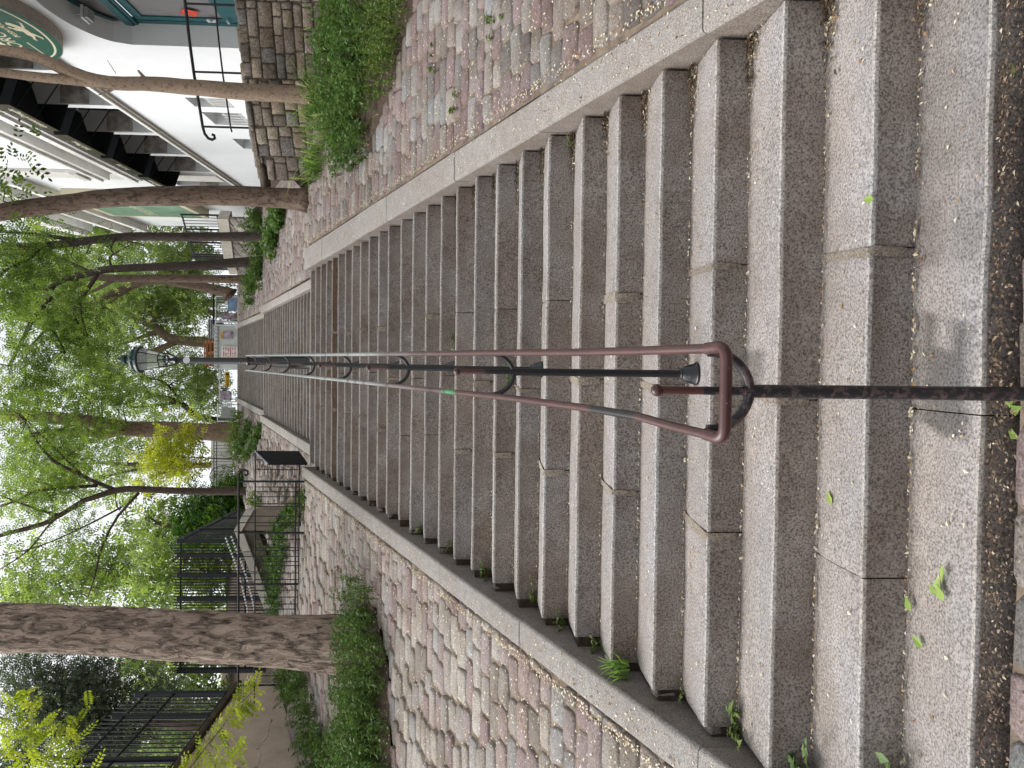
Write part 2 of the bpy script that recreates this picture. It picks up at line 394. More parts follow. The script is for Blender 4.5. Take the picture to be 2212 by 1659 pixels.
# ------------------------------------------------------------------ the stone staircase: three flights, every step a part
DZ = [-.009, -.005, .013, .014, .009, .001, -.007, .001, -.007, -.005, -.002, -.002, -.01, -.01, -.011, -.012, .003, -.003, .005, .003, .006, .002, .005, .002, .001, 0, 0, .002]
XL, XR = -1.60, 1.425
def step(k, y0, z0, g, joints, nx, parent, detail):
    b = MB(); seed = k*7.31
    cuts = [XL + (.03*mn.noise(Vector((seed, 1, 2))) if k < 28 else 0)] + sorted(joints) + [XR]
    rows_t = [0.012, .03, .10, .18, .26, g+.015] if detail else [0.012, g+.015]
    for s in range(len(cuts)-1):
        a0, a1 = cuts[s]+(.004 if s else 0), cuts[s+1]
        dzb = .005*mn.noise(Vector((seed+s*3, 4, 1))); dyb = .006*mn.noise(Vector((seed+s*5, 9, 1)))
        n = max(2, int((a1-a0)*nx)); tone = 1 + .16*mn.noise(Vector((seed+s*2.7, 3, 8)))
        T = []; TC = []; Rr = []; RC = []
        for i in range(n+1):
            x = a0 + (a1-a0)*i/n
            ce = min(1, min(x-a0, a1-x)/.03)              # stones round off at their ends
            wy = .007*mn.noise(Vector((x*3, seed, 0))) + dyb + (1-ce)*.006
            wz = .004*mn.noise(Vector((x*2.2, seed, 5))) + dzb - (1-ce)*.004
            for q in rows_t:
                back = sst(.06, .26, q)
                wear = .010*(1-sst(0, .16, q))*(1-abs(x)/2.2)
                T.append((x, y0+q+(wy if q < .2 else 0), z0+wz-wear*.6+(.003*mn.noise(Vector((x*8, q*12, seed))))-(.010 if q > g-.04 and detail else 0)))
                e = .82+.25*(mn.noise(Vector((x*1.7, q*5+seed, 2)))*.5+.5)
                if k == 0 and x > .35: e *= .78+.2*mn.noise(Vector((x*6, q*9, 1)))
                if k == 0 and abs(x+.03) < .15+.1*mn.noise(Vector((x*9, q*9, 7))) and .06 < q < .30+.08*mn.noise(Vector((x*11, 2, 3))): e *= .42
                if k == 2 and abs(x+.02) < .10 and q > .1: e *= .55
                warm = back*.5
                TC.append((tone*e*(1+.03*warm), tone*e*(1-.06*warm), tone*e*(1.04-.18*warm)))
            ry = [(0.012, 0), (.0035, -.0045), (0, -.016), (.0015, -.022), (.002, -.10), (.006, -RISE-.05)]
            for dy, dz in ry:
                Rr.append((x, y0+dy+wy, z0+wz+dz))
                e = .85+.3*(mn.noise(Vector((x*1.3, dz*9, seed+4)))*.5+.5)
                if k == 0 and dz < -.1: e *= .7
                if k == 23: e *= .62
                if dz > -.02: e = 1.22  # worn nosing, brightened further to paint in the sky its rounded edge catches
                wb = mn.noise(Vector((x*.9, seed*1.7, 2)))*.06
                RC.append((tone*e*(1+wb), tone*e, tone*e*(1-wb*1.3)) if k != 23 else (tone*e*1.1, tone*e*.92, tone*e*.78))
        m = len(rows_t); fs = []
        for i in range(n):
            for j in range(m-1): fs.append((i*m+j, (i+1)*m+j, (i+1)*m+j+1, i*m+j+1))
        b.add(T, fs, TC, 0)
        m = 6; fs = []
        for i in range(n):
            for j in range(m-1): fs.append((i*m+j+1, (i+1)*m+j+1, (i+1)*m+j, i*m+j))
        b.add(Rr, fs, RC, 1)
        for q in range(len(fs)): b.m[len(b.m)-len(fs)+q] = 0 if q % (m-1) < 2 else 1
        for side, xx in ((0, a0), (1, a1)):                # block ends
            P = [(xx, y0+.008, z0-.008), (xx, y0+g, z0-.006), (xx, y0+g, z0-RISE-.05), (xx, y0+.006, z0-RISE-.05)]
            b.add(P, [(0, 1, 2, 3) if side == 0 else (3, 2, 1, 0)], (.75, .72, .68), 1)
    if detail:
        for jx in joints:                                  # mortar filling beside each joint
            if random.random() < .25: continue
            wj = .012+.03*random.random(); mt = random.uniform(.72, 1.0); P = []
            for t_, (q, dz) in enumerate([(g, .0005), (.012, .0004), (-.0008, -.016), (-.0002, -.13)]):
                xx = jx + .05*(q-.1) + .008*random.uniform(-1, 1)
                P += [(xx-wj, y0+q, z0+dz), (xx+.012, y0+q, z0+dz)]
            b.add(P, [(0, 2, 3, 1), (2, 4, 5, 3), (4, 6, 7, 5)], [(1.0*mt, .93*mt, .80*mt)]*4 + [(.82*mt, .74*mt, .64*mt)]*4, 0)
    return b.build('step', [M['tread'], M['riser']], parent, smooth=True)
def curb(parent, pts_in, x_in, x_out0, x_out1, side, name='curb'):
    """row of long stones beside the flight; top follows the slope"""
    b = MB(); y0, z0, y1, z1 = pts_in; L = y1-y0; n = max(2, round(L/1.45)); 
    brk = [0] + [(i+.25*mn.noise(Vector((i*3.1, side, y0))))/n for i in range(1, n)] + [1]
    for i in range(n):
        a, c = brk[i]*L+.004, brk[i+1]*L-.004
        tone = 1+.12*mn.noise(Vector((i*2.3+y0, side*4, 3))); dzz = .006*mn.noise(Vector((i*5.3, side, 7))); dxx = .006*mn.noise(Vector((i*4.3, side, 2)))
        xo = lambda y_: x_out0+(x_out1-x_out0)*y_/L
        m = 6; V = []; Fc = []; TT = []
        for j in range(m+1):
            yy = a+(c-a)*j/m; zz = z0+(z1-z0)*yy/L+dzz+.003*mn.noise(Vector((yy*3, side, 1)))
            xi = x_in+dxx; s_ = side; xx = xo(yy)
            e = .02
            V += [(xi, y0+yy, zz-.55), (xi, y0+yy, zz-e), (xi+s_*e*.35, y0+yy, zz-e*.3), (xi+s_*e, y0+yy, zz), (xx-s_*e, y0+yy, zz), (xx, y0+yy, zz-e), (xx, y0+yy, zz-.3)]
        w_ = 7
        fs_side = []; fs_top = []
        for j in range(m):
            for q in range(w_-1):
                f = (j*w_+q, j*w_+q+1, (j+1)*w_+q+1, (j+1)*w_+q)
                (fs_side if q == 0 else fs_top).append(f if side < 0 else f[::-1])
        caps = [tuple(range(w_)), tuple(m*w_+q for q in range(w_-1, -1, -1))]
        if side > 0: caps = [f[::-1] for f in caps]
        base = len(b.v)
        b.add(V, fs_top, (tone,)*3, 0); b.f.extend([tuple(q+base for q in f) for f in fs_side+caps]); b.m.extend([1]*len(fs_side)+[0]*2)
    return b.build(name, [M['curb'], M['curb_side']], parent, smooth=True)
FLIGHTS = [(0, 0., 28, G, 'lower'), (28, 11.75, 25, .382, 'middle'), (53, 22.15, 28, .3685, 'upper')]
LAB = {'lower': 'wide granite stair flight in the foreground, rising to the first landing under the lamp post',
       'middle': 'second granite stair flight, beyond the lamp post, between pale kerbs',
       'upper': 'third and farthest granite stair flight, ending below the white site cabin'}
for k0, ys, n, g, nm in FLIGHTS:
    zb = 0. if k0 == 0 else (4.2 if k0 == 28 else 7.95)
    st = empty('stone_staircase', (0, ys, zb), LAB[nm], 'staircase', 'flights of the stone stairway')
    for k in range(n):
        joints = []
        if k0 == 0: joints = [.40+random.uniform(-.04, .05), -.68+random.uniform(-.06, .05)] if k % 2 else [-.12+random.uniform(-.05, .05)]
        else: joints = [.45+random.uniform(-.1, .1), -.7+random.uniform(-.1, .1)] if k % 2 else [random.uniform(-.2, .1)]
        step(k0+k, ys+k*g, zb+k*RISE+(DZ[k] if k0 == 0 else 0), g, joints, 33 if k0 == 0 and k < 12 else (16 if k0 == 0 else 5), st, k0 == 0)
    y1 = ys+(n-1)*g; z1 = zb+(n-1)*RISE
    pre = .36 if k0 == 0 else .3
    m_ = RISE/g
    curb(st, (ys-pre, zb+.085-pre*m_, y1+.05, z1+.085+.05*m_), 1.435, 1.615, 1.775 if k0 == 0 else 1.66, 1)
    curb(st, (ys-pre, zb+.085-pre*m_, y1+.05, z1+.085+.05*m_), -1.655 if k0 == 0 else -1.62, -1.845, -1.835, -1)
    if k0 == 0:                                            # soil and rubble filling between the step ends and the left curb
        f = MB()
        for k in range(n-1):
            P = [(-1.68, ys+k*g+.02, zb+k*RISE-.03), (-1.57, ys+k*g+.02, zb+k*RISE-.03), (-1.57, ys+(k+1)*g+.03, zb+k*RISE-.02), (-1.68, ys+(k+1)*g+.03, zb+k*RISE-.02),
                 (-1.68, ys+k*g+.02, zb+(k-1)*RISE-.05), (-1.57, ys+k*g+.02, zb+(k-1)*RISE-.05)]
            f.add(P, [(0, 1, 2, 3), (4, 5, 1, 0)], (.9,)*3)
        f.build('gap_filling', M['soil'], st)
        for k in range(n-1):
            if random.random() < .55:
                f = MB(); L_ = random.uniform(.08, .2); H_ = random.uniform(.05, .13)
                f.box((-1.625+random.uniform(-.01, .008), ys+k*g+.02+L_/2, zb+k*RISE-.012-H_/2), (random.uniform(.04, .065), L_, H_), (random.uniform(.8, 1.3),)*3, rot=Matrix.Rotation(random.uniform(-.3, .3), 3, 'Z') @ Matrix.Rotation(random.uniform(-.25, .25), 3, 'X'), bev=random.uniform(.006, .016))
                f.build('packing_stone', M['curb_side' if random.random() < .6 else 'tread'], st, smooth=True)
def landing(y0, y1, z, nm):
    b = MB(); b.box((-.09, (y0+y1)/2, z-.1), (3.5, y1-y0, .2)); o = b.build(nm, M['paving']); tag(o, kind='structure')
landing(Y_L1+G+.02, 11.74, 4.05, 'stair_landing'); landing(11.75+24*.382+.40, 22.14, 7.80, 'stair_landing'); landing(32.1+.4, 40, 11.995, 'upper_square')

# ------------------------------------------------------------------ cobbles
PAL = [((.275, .215, .212), 5), ((.245, .182, .185), 3), ((.275, .245, .222), 4), ((.295, .282, .268), 3), ((.265, .278, .288), 1), ((.19, .178, .172), 1), ((.36, .335, .305), 1)]
PALW = [c for c, n in PAL for _ in range(n)]
PALL = [((.385, .36, .33), 6), ((.36, .295, .282), 4), ((.42, .385, .345), 4), ((.335, .325, .315), 2), ((.31, .232, .23), 2), ((.29, .26, .23), 2)]
PALLW = [c for c, n in PALL for _ in range(n)]
def stone(b, x, y, z, sx, sy, sl, col, rz):
    n = 8; hx, hy = sx/2, sy/2; V = []
    ang = [(.84, 1), (1, .68), (1, -.68), (.84, -1), (-.84, -1), (-1, -.68), (-1, .68), (-.84, 1)]
    jit = [1+random.uniform(-.09, .03) for _ in ang]
    c_, s_ = math.cos(rz), math.sin(rz); skew = random.uniform(-.22, .22)
    tx = random.uniform(-.03, .03); ty = random.uniform(-.05, .05)
    for sc_, dz in ((1.0, -.055), (.985, -.008), (.88, .0015)):
        for (ax, ay), j in zip(ang, jit):
            px, py = ax*hx*sc_*j, ay*hy*sc_*j; px += skew*py
            X_, Y_ = px*c_-py*s_, px*s_+py*c_
            V.append((x+X_, y+Y_, z+dz+sl*Y_+tx*px+ty*py))
    V.append((x, y, z+.003))
    fs = []
    for L in range(2):
        for k in range(n): l = (k+1) % n; fs.append((L*n+l, L*n+k, (L+1)*n+k, (L+1)*n+l))
    for k in range(n): fs.append((2*n+(k+1) % n, 2*n+k, 3*n))
    b.add(V, fs, col)
def inpoly(x, y, P):
    c = False; j = len(P)-1
    for i in range(len(P)):
        if (P[i][1] > y) != (P[j][1] > y) and x < (P[j][0]-P[i][0])*(y-P[i][1])/(P[j][1]-P[i][1])+P[i][0]: c = not c
        j = i
    return c
BED_R = [(3.4, 4.85), (2.85, 5.4), (2.35, 6.4), (2.5, 7.0), (2.75, 7.7), (3.2, 8.9), (5.4, 8.4), (5.4, 5.0)]
BED_L = [(-4.6, 5.0), (-3.9, 5.1), (-3.1, 5.4), (-2.5, 6.25), (-2.7, 6.7), (-3.3, 6.9), (-3.8, 7.3), (-4.7, 6.9)]
def cobbles(name, x0f, x1f, y0, y1, pal, holes, sxm, sym, tone=.7):
    b = MB(); y = y0; row = 0
    bed = MB(); q0 = y0; VV = []; nX = 14                      # sand and dirt packed between the stones
    nY = int((y1-y0)/.22)+1
    for j in range(nY+1):
        yy = y0+(y1-y0)*j/nY
        for i in range(nX+1): xx = x0f(yy)+(x1f(yy)-x0f(yy))*i/nX; VV.append((xx, yy, ground_z(xx, yy)-.024+.010*mn.noise(Vector((xx*2.3, yy*2.3, 8)))-(.06 if any(inpoly(xx, yy, h) for h in holes) else 0)))
    bed.add(VV, [(j*(nX+1)+i, j*(nX+1)+i+1, (j+1)*(nX+1)+i+1, (j+1)*(nX+1)+i) for j in range(nY) for i in range(nX)])
    tag(bed.build('sand_joints', M['sand'], smooth='all'), kind='structure')
    while y < y1:
        sy = sym*random.uniform(.88, 1.14)
        sl = (ground_z((x0f(y)+x1f(y))/2, y+.2)-ground_z((x0f(y)+x1f(y))/2, y-.05))/.25
        dyy = sy/math.sqrt(1+sl*sl); x = x0f(y)+random.uniform(0, .04); 
        while x < x1f(y)-.05:
            sx = min(sxm*random.uniform(.7, 1.3), x1f(y)-x)
            cx, cyy = x+sx/2, y+dyy/2
            if not any(inpoly(cx, cyy, h) for h in holes):
                z = ground_z(cx, cyy)
                col = random.choice(pal); v = random.uniform(.84, 1.14)*tone; gm = sum(col)/3; col = tuple(gm+(q-gm)*.9 for q in col)
                lo = .009*mn.noise(Vector((cx*5, cyy*5, 3))) + random.uniform(-.006, .004)
                stone(b, cx, cyy+.02*mn.noise(Vector((cx*2, row, 1))), z+lo-.006, sx-.011, dyy-.010, sl, tuple(q*v for q in col), random.uniform(-.05, .05))
            x += sx
        y += dyy; row += 1
    o = b.build(name, M['cobble'], smooth='all'); return tag(o, kind='structure')
wall_y = lambda x: 9.55+(3.16-x)*.50
cobbles('cobbled_slope', lambda y: 1.64+.017*min(y, 9.8), lambda y: 4.8, 0, 9.6, PALW, [BED_R], .27, .155, .80)
cobbles('cobbled_slope', lambda y: -5.9, lambda y: -1.862, 0, 9.95, PALLW, [BED_L], .30, .15, .72)
cobbles('cobbled_slope', lambda y: 1.80 if y < 11.4 else 1.69, lambda y: 2.95 if y < 13 else 4.6, 9.65, 32, PALW, [], .28, .16, .85)
cobbles('cobbled_slope', lambda y: -4.8, lambda y: -1.86, 10.0, 32, PALLW, [], .30, .16, .72)
cobbles('cobbled_pavement', lambda y: -2.2, lambda y: 2.2, -1.3, -.075, PALW, [], .24, .2)

# ------------------------------------------------------------------ handrail
def rail_z(y): return .918 + M1*y
def rail_x(y): return -.049+.002*y
hr = empty('stair_handrail', (-.066, -.12, -.1), 'double tubular handrail up the middle of the stone stairs, its lower end painted brown', 'handrail')
def rail_col(y, s):
    f = sst(1.7, 3.9, y+ .6*mn.noise(Vector((y*2, s, 1))))
    if s == 1 and abs(y-1.68)+.25*mn.noise(Vector((y*30, 2, 1))) < .08: return (.6, 7., 3.)
    if s == 1 and .16 < y < .42 and mn.noise(Vector((y*16, 5, 1))) > -.35: return (.2, .5, .6)
    if mn.noise(Vector((y*9, s*5, 3))) > .42: return (.3+f, .6+f*2, .7+f*2)
    return (1+f*2.6, 1+f*9.0, 1+f*10.5)  # greyer uphill: sky glancing off the rail, put into the colour, plus wear
YE = 10.35
def fillet(pts, r, n=6):
    out = [Vector(pts[0])]
    for i in range(1, len(pts)-1):
        p, a, b_ = Vector(pts[i]), Vector(pts[i-1]), Vector(pts[i+1])
        u, v = (a-p).normalized(), (b_-p).normalized(); rr = min(r, (a-p).length*.45, (b_-p).length*.45)
        for k in range(n+1):
            t_ = k/n; out.append((p+u*rr)*(1-t_)**2 + p*2*t_*(1-t_) + (p+v*rr)*t_**2)
    out.append(Vector(pts[-1])); return out
rl = []; rr_ = []
ys_ = [1.0+.05*i for i in range(190)]
for s, nm in ((-1, 'l'), (1, 'r')):
    pts = [((.045+.0043*y) if s > 0 else -.143-.0006*y, y, rail_z(y)) for y in ys_ if y < YE]
    if s < 0: near = [(-.185, -.13, rail_z(-.13)), (-.176, .02, rail_z(.0)), (-.157, .17, rail_z(.17)), (-.150, .45, rail_z(.45))]
    else: near = [(.05, -.13, rail_z(-.13)), (.047, .2, rail_z(.2)), (.046, .6, rail_z(.6))]
    full = fillet(near+pts, .05, 3)
    if s < 0: rl = full
    else: rr_ = full
end_front = fillet([rl[0], Vector((-.193, -.21, rail_z(-.20))), Vector((.055, -.21, rail_z(-.20))), rr_[0]], .055, 7)
b = MB(); b.tube(rl, .0135, 12, [rail_col(p.y, 1) for p in rl]); b.build('rail', M['handrail'], hr, smooth=True)
b = MB(); b.tube(rr_, .0135, 12, [rail_col(p.y, 2) for p in rr_]); b.build('rail', M['handrail'], hr, smooth=True)
b = MB(); b.tube(end_front, .0165, 14); b.build('rail_end', M['handrail'], hr, smooth=True)
# chipped black band and green paint splash on the left rail
def post(x, y, zb, near):
    h = 1.075; b = MB()
    zr = rail_z(y); zyo = zr-.125
    if near:
        b.tube([(x, y, zb), (x, y, zb+.5), (x, y, zyo+.01)], [.0205, .0195, .0185], 16)
        b.tube([(x, y, zyo+.01), (x, y, zr+.0)], .0118, 14, (.9, .9, .9))
        p = b.build('post', M['post'], hr, smooth=True)
    else:
        b.tube([(x, y, zb), (x, y, zyo+.01)], .0178, 14); b.tube([(x, y, zyo+.01), (x, y, zr)], .0118, 12)
        p = b.build('post', M['post2'], hr, smooth=True)
    f = MB(); f.tube([(x, y, zr), (x, y, zr+.115)], .0112, 12, (1.15,)*3)
    f.ball((x, y, zr+.128), .0175, 16, (.8,)*3); f.build('ball_finial', M['handrail'], p, smooth=True)
    yk = MB(); sp = .108 if near else .094+.002*y; arc = []
    for i in range(17):
        a = math.pi*i/16; cx = x if near else rail_x(y)
        arc.append((cx-sp*math.cos(a), y-.004, zr-.012-.118*math.sin(a)))
    yk.tube(arc, .0142 if near else .0115, 12); yk.build('yoke_bracket', M['post' if near else 'post2'], p, smooth=True)
    if not near:
        fl = MB(); fl.lathe([(.054, 0), (.054, .011), (.048, .016), (.044, .038), (.034, .062), (.026, .072), (.027, .079), (.020, .084)], (x, y, zb), 22)
        fl.build('base_flange', M['post2'], p, smooth=True)
post(-.066, -.12, -.14, True)
for k in (4, 8, 12, 16, 20, 24, 28):
    y = (k-1)*G+.19; post(rail_x(y)+.012, y, (k-1)*RISE+DZ[k-1], False)

# ------------------------------------------------------------------ lamp post on the first landing
lx, ly, lz = 0.0, 10.42, 4.05
lp = empty('lamp_post', (lx, ly, lz), 'old green lantern on a dark fluted lamp post standing on the first stair landing', 'lamp post')
b = MB(); b.lathe([(.15, 0), (.15, .06), (.125, .10), (.115, .40), (.125, .44), (.105, .50), (.095, .75), (.075, .82)], (lx, ly, lz), 20); b.build('pedestal', M['post2'], lp, smooth=True)
b = MB(); b.lathe([(.068, .80), (.062, 1.1), (.075, 1.13), (.058, 1.17), (.05, 2.15), (.048, 2.25), (.07, 2.29), (.045, 2.34), (.03, 2.42)], (lx, ly, lz), 18); b.build('column', M['post2'], lp, smooth=True)
zl = lz+2.45
b = MB()
for s in (-1, 1):
    b.tube([(lx, ly, zl-.22), (lx+s*.075, ly, zl-.12), (lx+s*.105, ly, zl+.0), (lx+s*.115, ly, zl+.09)], .011, 8)
    b.tube([(lx, ly, zl-.22), (lx, ly+s*.075, zl-.12), (lx, ly+s*.105, zl+.0), (lx, ly+s*.115, zl+.09)], .011, 8)
b.build('lantern_bracket', M['dark_green'], lp, smooth=True)
b = MB(); b.lathe([(.075, .0), (.115, .09), (.185, .40)], (lx, ly, zl), 18); b.build('glass', M['lantern_glass'], lp, smooth=True)
b = MB()
for k in range(6):
    a = 2*math.pi*k/6+.2; ca, sa = math.cos(a), math.sin(a)
    b.tube([(lx+.077*ca, ly+.077*sa, zl), (lx+.118*ca, ly+.118*sa, zl+.09), (lx+.189*ca, ly+.189*sa, zl+.40)], .006, 6)
for r_, z_ in ((.079, 0), (.121, .09), (.190, .40)):
    b.tube([(lx+r_*math.cos(2*math.pi*k/24), ly+r_*math.sin(2*math.pi*k/24), zl+z_) for k in range(24)], .010, 8, closed=True)
b.build('lantern_frame', M['dark_green'], lp, smooth=True)
M['lantern_cap'] = plain('lantern_green_paint', (.022, .055, .05), .4, var=.3, scale=20)
b = MB(); b.lathe([(.19, .395), (.225, .40), (.215, .44), (.175, .47), (.185, .50), (.17, .53), (.11, .565), (.06, .585), (.05, .62), (.075, .64), (.075, .68), (.04, .70), (.035, .75), (.01, .78)], (lx, ly, zl), 22)
for k in range(16):
    a = 2*math.pi*k/16; b.box((lx+.205*math.cos(a), ly+.205*math.sin(a), zl+.468), (.02, .035, .05), (.8,)*3, rz=a, bev=.006)
b.build('lantern_cap', M['lantern_cap'], lp, smooth=True)
b = MB(); b.tube([(lx, ly-.062, lz+2.10), (lx, ly-.068, lz+2.10)], .055, 16); b.build('round_badge', M['white_panel'], lp)

# ------------------------------------------------------------------ foliage helpers
def rand_dirs(n, flat=0.6):
    v = RNG.normal(size=(n, 3)); v[:, 2] *= flat; return v/np.linalg.norm(v, axis=1)[:, None]
def fronds(P, size, nleaf, asp=.5, droop=.35, tint0=.5, tvar=.25, dirs=None, lsize=None):
    """pinnate leaves: P (n,3) bases -> diamond leaflets along an axis"""
    n = len(P); a = rand_dirs(n, .5) if dirs is None else dirs
    a = a.copy(); a[:, 2] -= droop; a /= np.linalg.norm(a, axis=1)[:, None]
    up = rand_dirs(n, 1.); b_ = np.cross(a, up); b_ /= np.linalg.norm(b_, axis=1)[:, None]; nn = np.cross(a, b_)
    sz = size*RNG.uniform(.7, 1.25, n); L = (lsize if lsize else size*.42)*RNG.uniform(.8, 1.2, n)
    Vs = []; Ts = []
    tt = np.clip(tint0+tvar*RNG.normal(size=n), 0, 1)
    for k in range(nleaf):
        t_ = (k//2+.6)/(nleaf/2); sgn = 1 if k % 2 else -1
        base = P + a*(t_*sz)[:, None]
        dirl = b_*sgn*.85 + a*.5 + nn*RNG.uniform(-.35, .35, n)[:, None]
        if k == nleaf-1 and nleaf % 2: dirl = a
        wv = np.cross(dirl, nn); wv /= (np.linalg.norm(wv, axis=1)[:, None]+1e-9)
        l = (L*(1-.35*abs(t_-.5)))[:, None]; wd = l*asp*.5
        Vs.append(np.stack([base, base+dirl*l*.5+wv*wd, base+dirl*l, base+dirl*l*.5-wv*wd], 1)); Ts.append(np.repeat(np.clip(tt+.06*RNG.normal(size=n), 0, 1)[:, None], 4, 1))
    V = np.concatenate(Vs).reshape(-1, 3); T = np.concatenate(Ts).ravel()
    return V, np.arange(len(V)).reshape(-1, 4), T
def join(parts):
    V = []; Fq = []; T = []; o = 0
    for v, f, t_ in parts:
        V.append(v); Fq.append(f+o); T.append(t_); o += len(v)
    return np.concatenate(V), np.concatenate(Fq), np.concatenate(T)
def blob_pts(c, r, ncl, per, clr):
    """cluster centres through an ellipsoid (more towards its skin), then points around them"""
    d = rand_dirs(ncl, 1.); rad = RNG.uniform(.25, 1, ncl)**.55
    cc = np.array(c) + d*rad[:, None]*np.array(r)
    P = np.repeat(cc, per, 0) + RNG.normal(size=(ncl*per, 3))*clr*np.array([1, 1, .62])
    return cc, P, np.repeat(RNG.normal(size=ncl)*.16, per)
def spline(pts, n):
    """Catmull-Rom through the points"""
    P = [np.array(p, float) for p in pts]; P = [2*P[0]-P[1]] + P + [2*P[-1]-P[-2]]
    out = []; m = len(P)-3
    for i in range(n+1):
        u = i/n*m; k = min(int(u), m-1); t_ = u-k; p0, p1, p2, p3 = P[k:k+4]
        out.append(.5*((2*p1)+(-p0+p2)*t_+(2*p0-5*p1+4*p2-p3)*t_**2+(-p0+3*p1-3*p2+p3)*t_**3))
    return out
def trunk_mesh(b, line, r0, r1, n=10, seg=14, amp=.06, flare=0., col=(1, 1, 1), fq=1.5):
    L = spline(line, seg); m = len(L); sd = random.uniform(0, 50)
    rs = []
    for i in range(m):
        t_ = i/(m-1); rs.append(r0+(r1-r0)*t_ + flare*r0*max(0, 1-t_*m/4.)**2)
    def rg(a, i, p): return 1+amp*mn.noise(Vector((math.cos(a)*fq+sd, math.sin(a)*fq, p.z*1.4)))+amp*.6*mn.noise(Vector((math.cos(a)*4+sd, math.sin(a)*4, p.z*4)))
    b.tube([tuple(p) for p in L], rs, n, col, rough=rg); return L
def tree(name, label, trunk_line, r0, r1, branches, crown, bark, leaf, group='trees beside the stairs', size=.22, nleaf=7, lsize=None, tint=.5, n=12, seg=16, amp=.07, flare=.5, clr=.38, droop=.35, twig=True, cat='tree', trunk_col=(1, 1, 1)):
    base = trunk_line[0]
    root = empty(name, tuple(base), label, cat, group)
    b = MB(); L = trunk_mesh(b, trunk_line, r0, r1, n, seg, amp, flare, trunk_col); tips = list(L[len(L)//2:])
    for br, ra, rb in branches:
        q = trunk_mesh(b, br, ra, rb, 7, 9, .08, 0, trunk_col); tips += q[2:]
    tips = np.array(tips); parts = []
    for c, r, ncl, per in crown:
        cc, P, dt = blob_pts(c, r, ncl, per, clr)
        if twig:
            for q in cc[::2]:
                j = np.argmin(((tips-q)**2).sum(1)); s0 = tips[j]
                if np.linalg.norm(s0-q) < 6:
                    mid = (s0+q)/2+np.array([0, 0, .12])+RNG.normal(size=3)*.12
                    b.tube([tuple(s0), tuple(mid), tuple(q)], [.022*max(1, r0/.15)*.8, .012, .006], 4, caps=False)
        v, f, t_ = fronds(P, size, nleaf, droop=droop, tint0=tint, lsize=lsize)
        t_ = np.clip(t_+np.tile(np.repeat(dt, 4), nleaf), 0, 1); parts.append((v, f, t_))
    b.build('trunk', bark, root, smooth='all')
    if parts:
        V, Fq, T = join(parts); np_mesh('crown', V, Fq, leaf, root, T)
    return root
def PX(y, *pts): return [at_y(X, Y, y) for X, Y in pts]
DENS = .78
def EL(X, Y, rx, ry, y, ncl, per, dep=None):
    """ellipsoid crown lobe seen at display point X,Y with display radii; real place and size at depth y"""
    c = at_y(X, Y, y); k = (y-CAM[1])*SC/F_PX
    return (c, (ry*k, dep or (rx+ry)/2*k, rx*k), max(2, int(ncl*(DENS if 15 < y else 1))), per)

def at_x(X, Y, x):
    d = ray(X, Y); return CAM + d*(x-CAM[0])/d[0]

# ------------------------------------------------------------------ trees near the stairs
tree('forked_tree', 'slim pale-barked tree forking in two in front of the rubble wall and the white pub', PX(8.72, (705, 206), (640, 204), (550, 199), (410, 189), (325, 181), (225, 178), (150, 155), (75, 122), (0, 107), (-120, 90)), .125, .062,
     [(PX(8.72, (235, 182), (162, 174), (75, 166), (0, 157), (-120, 150)), .075, .055), (PX(8.7, (315, 172), (305, 160), (298, 152)), .03, .012), (PX(8.7, (250, 158), (232, 130)), .006, .003), (PX(8.75, (255, 185), (232, 198), (212, 205)), .03, .006)],
     [EL(-330, 120, 130, 110, 8.6, 40, 40)], M['bark_tan'], M['leaf'], amp=.13, seg=26, n=16, flare=.35)
tree('dark_trunk_tree', 'tall dark-trunked tree at the left end of the rubble wall, curving at its top', PX(9.9, (672, 434), (600, 427), (500, 423), (400, 423), (250, 427), (125, 442), (0, 459), (-160, 490)), .160, .128, [],
     [EL(-330, 520, 130, 150, 10.2, 50, 45), EL(10, 416, 18, 14, 9.6, 3, 14)], M['bark_brown'], M['leaf'], amp=.10, seg=30, n=18, flare=.35)
tree('slender_tree', 'slender dark tree standing nearest behind the weeds on the right side of the middle flight', PX(18.2, (596, 513), (553, 511), (400, 512), (275, 511), (175, 522), (87, 532), (0, 533)), .13, .09,
     [(PX(18.2, (170, 520), (120, 512), (75, 505), (0, 500)), .06, .03), (PX(18, (87, 536), (60, 560), (10, 585)), .05, .03), (PX(18, (250, 513), (240, 540), (262, 555)), .03, .01), (PX(18.3, (120, 527), (60, 545), (-10, 552)), .05, .03)],
     [EL(40, 520, 70, 70, 18.2, 30, 26), EL(20, 600, 60, 70, 17.6, 30, 30), EL(110, 560, 55, 45, 18, 12, 20), EL(230, 530, 40, 30, 18.4, 6, 16)], M['bark_dark'], M['leaf'], tint=.42, size=.24, lsize=.085, clr=.30)
